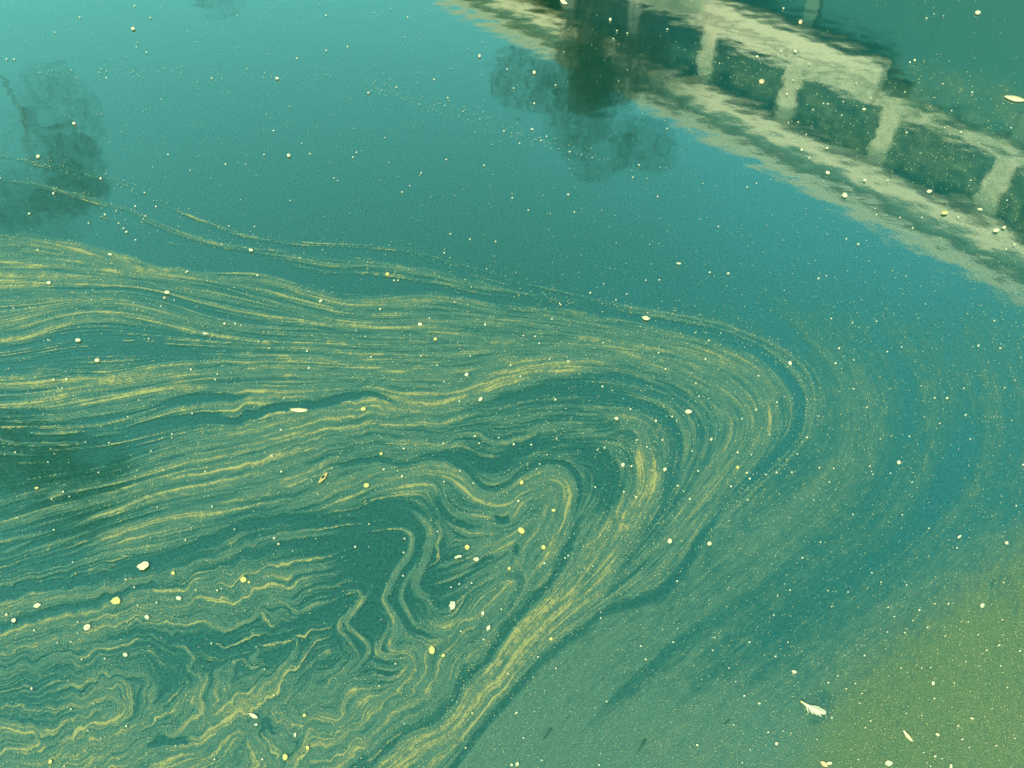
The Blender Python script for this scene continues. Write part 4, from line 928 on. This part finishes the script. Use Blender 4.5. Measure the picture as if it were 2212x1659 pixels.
 (2, 0, 730, 333, 10, 9, 30, 'petal', 0, 'petal', 'cream petal on the mirrored pale balcony band', 'petal'),
 (2, 0, 512, 529, 17, 15, 0, 'bud', 4, 'bud', 'tan bud on the mirrored dark window', 'bud'),
 (2, 0, 1598, 1241, 18, 10, -5, 'petal', 0, 'petal', 'oval petal on the dark window reflection above the mirrored eave', 'petal'),
 (2, 0, 1698, 1380, 22, 12, -5, 'petal', 1, 'petal', 'broad yellowish petal on the mirrored eave at right', 'petal'),
 (2, 0, 1926, 1358, 18, 8, 10, 'leaf', 0, 'petal', 'narrow petal under the rightmost mirrored post', 'petal'),
 (2, 0, 2032, 1494, 20, 12, -12, 'petal', 0, 'petal', 'larger petal of a pair near the right edge by the mirrored eave', 'petal'),
 (2, 0, 2082, 1475, 12, 9, 0, 'petal', 0, 'petal', 'smaller petal of a pair near the right edge by the mirrored eave', 'petal'),
 (2, 0, 1050, 1265, 18, 16, 25, 'flake', 0, 'flake', 'three cornered cream flake on the lower mirrored eave board', 'flake'),
 (2, 0, 940, 1120, 14, 10, 15, 'petal', 0, 'petal', 'cream petal in the dim groove of the mirrored eave', 'petal'),
 (2, 0, 1176, 709, 12, 7, 0, 'petal', 0, 'petal', 'small oval petal on the dark right of the mirrored balcony band', 'petal'),
 (0, 0, 863, 186, 13, 9, 0, 'petal', 0, 'petal', 'oval petal near the top left of the open water', 'petal'),
 (0, 0, 480, 800, 11, 8, 5, 'petal', 0, 'petal', 'oval petal beside the mirrored dark crown at left', 'petal'),
 (0, 0, 247, 1015, 12, 11, -30, 'flake', 0, 'flake', 'angular flake above the outer pollen line at left', 'flake'),
 (0, 0, 1871, 1008, 11, 10, 30, 'petal', 0, 'petal', 'cream petal alone in the middle of the clear water', 'petal'),
 (0, 0, 1627, 1622, 14, 8, 15, 'petal', 0, 'petal', 'oval petal lying right on the outer pollen line', 'petal'),
 (0, 0, 713, 1650, 15, 6, 8, 'leaf', 0, 'petal', 'slim petal on the crest of the upper film edge at left', 'petal'),
 (0, 0, 1795, 508, 11, 7, 15, 'flake', 0, 'flake', 'little peaked flake in the upper clear water', 'flake'),
]
MATS = [M_CREAM, M_YELLOWP, M_WHITE, M_TAN, M_PINK, M_DEBRIS]
def seed_of(x, y): return x * 737.333 , y * 553.0
for i, j, zx, zy, a, b, ang, kind, mt, nm, lab, cat in BIG:
    o = floater(nm, 737.333 * i + zx / 3, 553.0 * j + zy / 3, a / 3, b / 3, ang, kind, MATS[mt], lab, cat)
    if nm == 'brown_husk':                              # the dark kernel that shows in the split
        loc, u, v = frame_at(737.333 * i + zx / 3, 553.0 * j + zy / 3, ang)
        k = link('kernel', outline_mesh('kernel', shape('bud', 4.5, 1.9, RR), u, v, .004), M_DEBRIS, o, (0, 0, .0035))
        k['label'] = 'dark kernel in the split husk'
    if kind == 'leaf' and a > 40 and nm != 'brown_husk':
        loc, u, v = frame_at(737.333 * i + zx / 3, 553.0 * j + zy / 3, ang)
        link('midrib', outline_mesh('midrib', [(-a / 3, 0), (0, .35), (a / 3, .1), (0, -.35)], u, v, .0008), M_TAN, o, (0, 0, .0052 if a > 55 else .004))

def feather():
    x, y = 737.333 * 2 + 850 / 3, 553.0 * 2 + 1268 / 3
    loc, u, v = frame_at(x, y, 24)
    root = empty('feathery_seed', loc); tag(root, 'white feathery seed with swept back barbs at lower right', 'seed')
    link('shaft', outline_mesh('shaft', [(-31, -.5), (-26, 2.2), (-14, 5.0), (0, 7.2), (12, 8.0), (22, 7.0), (28, 3.8), (29.5, .5), (24, -1.6), (12, -2.2), (-4, -1.8), (-20, -1.6)], u, v, .003), M_WHITE, root)
    barbs = [(-16, 3.6, 17, 50, 1.5), (-8, 5.2, 17, 36, 2.0), (1, 6.6, 15, 27, 2.0), (10, 7.0, 15, 20, 1.6), (-6, -1.2, 20, -14, 1.3), (4, -1.6, 20, -9, 1.4), (14, -1.6, 16, -5, 1.1)]
    for bx_, by_, ln, an, wd in barbs:
        ca, sa = math.cos(math.radians(an)), math.sin(math.radians(an))
        p = [(-4, -wd), (ln * .35, -wd * 1.1), (ln * .75, -wd * .5), (ln, 0), (ln * .7, wd * .7), (ln * .3, wd * 1.1), (-4, wd)]
        q = [(bx_ + px * ca - py * sa, by_ + px * sa + py * ca) for px, py in p]
        link('barb', outline_mesh('barb', q, u, v, .0016), M_WHITE, root)
    link('tip', outline_mesh('tip', [(-33, -.8), (-30, -1.8), (-26, -1.4), (-25, .8), (-28, 1.8), (-32, 1.2)], u, v, .0045), M_TAN, root)
feather()

# small flecks that nothing tells apart within their patch of water
SMALL = {
 'open': ('tiny cream fleck floating on the open blue water above the swirl', 'cream flecks on the open water', [
   (0, 0, '872,38,5 975,115,6 653,1158,9 347,1255,9 820,1504,7 877,1338,7 680,1392,7 1011,1340,6 690,506,5 1372,508,5 245,1621,7 2115,328,5 2112,100,5 1773,848,6 93,385,6 43,383,6 944,1401,5 937,1250,6 190,1386,8 950,340,6 517,113,5 1462,1065,5 1090,1003,5 2010,998,5 1232,1105,4 1925,378,5 355,210,4 884,305,4 1712,1003,5 1650,1470,4 2165,1155,4 930,1420,4 1485,1465,4 770,1448,5 802,1480,5 880,1556,5 575,1447,5'),
   (1, 0, '175,602,7 1250,671,7 1054,850,6 1470,1262,8 1928,1071,6 1889,1151,6 1509,1376,6 358,567,6 707,1517,6 1000,1567,5 834,1553,5 1212,1363,5 40,303,5 601,516,5 690,635,5 1075,450,6 1117,573,6 1295,912,6 1156,930,5 925,1073,5 680,1035,5 518,1122,5 98,988,5 75,1020,5 393,1246,5 443,1205,4 1480,985,6 2050,1275,5 1330,885,5 667,1640,5 1108,1284,5 430,112,4'),
   (1, 1, '1613,241,7 2060,157,6 1850,248,5 1780,287,5 1700,182,4 1415,310,5'),
   (2, 1, '295,115,10 175,108,7 880,148,8 963,408,6 1100,435,5 1255,425,5 930,130,4')]),
 'mirror': ('tiny cream fleck floating where the pale building is mirrored', 'cream flecks on the mirrored building', [
   (1, 0, '1786,200,6 1853,217,6 1762,252,6 2112,190,7 2110,835,5 1388,553,5'),
   (2, 0, '1580,120,7 653,55,8 482,368,9 1503,391,9 1472,405,7 675,609,8 1450,860,8 1803,857,8 1040,660,6 1220,635,5 935,960,10 771,971,10 1180,1168,10 1490,1480,7 1407,1412,6 1876,600,8 2150,1586,7 2095,1618,8 684,797,6 1685,545,6 1440,598,5 940,675,6 820,415,6 800,872,6 1742,720,5 1785,1408,7 1550,1412,6 1330,1170,5 1865,1170,5 2128,830,7 636,332,6 717,520,6 747,792,5 1030,748,6 820,1025,7 2100,1300,6 1125,540,5 1630,92,4 1690,105,4 912,672,5 845,712,5')]),
 'right': ('tiny cream fleck floating on the faintly speckled water right of the swirl', 'cream flecks right of the swirl', [
   (2, 0, '1137,1584,8 418,1214,6 230,1470,6 1255,1393,5 478,1190,4 1060,1550,5'),
   (2, 1, '990,698,8 1013,600,8 1915,583,8 2055,600,7 2019,421,6 1712,923,8 1632,922,7 706,1404,8 608,1405,8 2205,1355,8 805,1178,8 1232,1417,6 1468,1171,6 1417,592,5 1665,1087,6 1108,863,5 1193,983,5 1835,1030,5 950,1467,5 885,1375,6 978,1378,5 1212,1365,6 1345,1410,6 1820,860,6 2085,855,5 1325,622,5 1486,1467,5 2160,1620,5 1862,1188,5 742,1285,5 1280,1188,4'),
   (2, 2, '775,299,7 1532,638,9 431,845,7 601,938,7 1177,932,7 398,1194,8 495,1243,9 93,1513,10 553,1430,7 892,197,5 615,543,5 940,512,6 965,615,5 1285,455,5 1422,20,6 1225,395,5 1070,520,5 1450,475,5 695,508,5 590,670,5 205,815,5 680,845,5 195,898,6 300,1013,5 330,1380,5 1103,18,5 1595,108,6 1777,235,6 1330,620,5 385,1627,6 650,1420,5 700,1435,6')]),
 'mat': ('tiny pale fleck floating on the green algae mat at lower right', 'pale flecks on the green mat', [
   (2, 2, '1633,1586,9 1782,1388,9 1810,1476,8 2183,903,8 1855,1527,7 1917,1000,6 1438,785,7 1700,805,7 1585,750,7 1145,1242,6 1058,1148,6 1160,1178,6 1182,1400,6 1215,1357,6 965,1335,7 1630,1212,6 1833,972,6 2070,700,6 2078,460,6 1912,797,6 1848,715,6 1968,898,6 1118,1113,5 943,1108,7 1003,1065,6 1370,680,5 1325,780,6 1760,1110,5 2002,1275,5 1447,1307,6 1548,1320,5 1605,1010,6 1548,1013,5 1413,1013,6 1678,1600,6 1605,1650,6 1560,1560,5 2100,1140,6 1720,597,7 1635,597,6 1490,705,6 2058,1000,6 2150,1470,6 2028,1517,6 870,1475,6 1137,1607,6')]),
 'film': ('tiny cream fleck floating on the streaked pollen film of the swirl', 'cream flecks on the swirled film', [
   (0, 1, '1456,440,9 432,800,9 1237,737,9 1820,1128,8 1762,1297,8 1823,1400,8 99,1274,7 1246,1022,7 1668,127,7 1525,440,7 1990,618,7 1745,600,6 965,538,5 2002,728,9 1395,803,6 1410,768,6 1842,922,6 830,1043,5 1115,1155,6 708,1212,5 640,1405,5 312,1338,5 555,1208,4 1060,1390,6 1330,1397,5 350,803,8 405,857,5 1043,327,6 753,95,5 1215,100,7 1205,107,5 2060,1545,6 1375,1627,7 1020,1630,6 410,1530,8 450,1560,5 335,1576,7 312,545,5 323,550,4 890,345,4 865,305,4 595,285,4 1130,287,4 1115,1180,4 980,1265,5'),
   (1, 1, '342,160,7 932,447,9 251,347,8 765,944,7 1470,685,9 1097,710,8 1386,932,9 1118,1222,9 393,1430,9 1147,1590,9 191,657,7 667,816,6 1873,995,7 2038,1070,8 1283,568,6 1160,783,7 1692,848,8 2143,1043,7 368,160,6 735,300,5 1180,518,6 1255,523,6 1365,410,7 1350,670,7 570,405,6 1880,1365,9 1915,1195,8 1395,1185,5 1230,1225,7 660,1215,6 405,1250,7 275,1385,7 620,710,6 515,650,6 865,1170,7 895,1215,6 1020,1180,6 770,1395,7 855,1475,7 1285,1350,6 1660,1260,6 1705,1245,7 2080,1195,7 1980,1240,6 665,1465,6 2180,1490,7 1830,1530,7 1910,1565,8 1645,1500,7 2100,735,7 1695,565,6 2055,630,6 1420,318,6'),
   (2, 1, '610,950,8 434,1445,8 46,1577,8 420,1583,7 168,550,7 148,670,8 490,778,7 475,998,8 355,1275,8 415,1408,8 313,1495,8 85,828,6 105,912,6 383,1057,6 562,1160,6 445,1290,6 540,1420,6 100,1395,7 60,1265,6'),
   (0, 2, '608,1245,6 205,1147,9 472,327,6 680,953,7 373,850,6 1777,172,8 1805,210,8 1202,184,7 115,40,6 350,118,6 1520,115,6 460,845,7 223,770,7 870,490,7 815,440,7 505,715,6 530,957,7 1408,510,7 1435,500,6 1270,508,6 1015,590,8 893,608,6 460,1280,8 1370,855,6 1715,1020,5 1390,1605,7 570,1420,6 655,1470,6 820,1390,8 1775,1190,8 420,1650,6 1700,1605,8'),
   (1, 2, '2175,450,7 1972,958,8 1037,633,7 848,1305,7 922,828,8 805,1530,8 1718,1230,8 180,80,5 90,228,7 403,265,7 400,415,6 710,490,7 625,128,5 410,175,7 765,468,6 845,463,6 1315,335,9 1450,300,6 1470,285,6 1680,690,7 1080,1050,7 350,985,6 245,1130,7 1275,940,6 1390,1015,7 1180,1465,6 1300,1610,6 2150,845,6 1940,870,6 1670,1640,6 775,775,6')]),
}
flecks = []
for key, (lab, grp, lists) in SMALL.items():
    for i, j, txt in lists:
        for t in txt.split():
            zx, zy, a = (float(q) for q in t.split(','))
            flecks.append((a, 737.333 * i + zx / 3, 553.0 * j + zy / 3, lab, grp))
flecks.sort(key=lambda q: -q[0])
for a, x, y, lab, grp in flecks[:285]:
    a = a / 3.0 * .86
    floater('fleck', x, y, a * RR.uniform(.95, 1.2), a * RR.uniform(.75, .95), RR.uniform(-40, 40), 'fleck', RR.choice([M_CREAM, M_CREAM, M_WHITE]), lab, 'fleck', grp)
def fleck_crumbs():                                     # the smallest of them, joined
    co, fs = [], []
    for a, x, y, lab, grp in flecks[285:]:
        loc, u, v = frame_at(x, y, RR.uniform(-40, 40)); a /= 3.0
        me = outline_mesh('crumbs', shape('fleck', a * 1.05, a * .85, RR), u, v, .0015)
        n = len(co); co += [tuple(q.co + loc) for q in me.vertices]; fs += [tuple(n + k for k in p.vertices) for p in me.polygons]
        bpy.data.meshes.remove(me)
    me = bpy.data.meshes.new('fleck_crumbs'); me.from_pydata(co, [], fs); me.update()
    tag(link('fleck_crumbs', me, M_CREAM), 'scattered tiniest cream crumbs all over the pond', None, None, 'stuff')
fleck_crumbs()
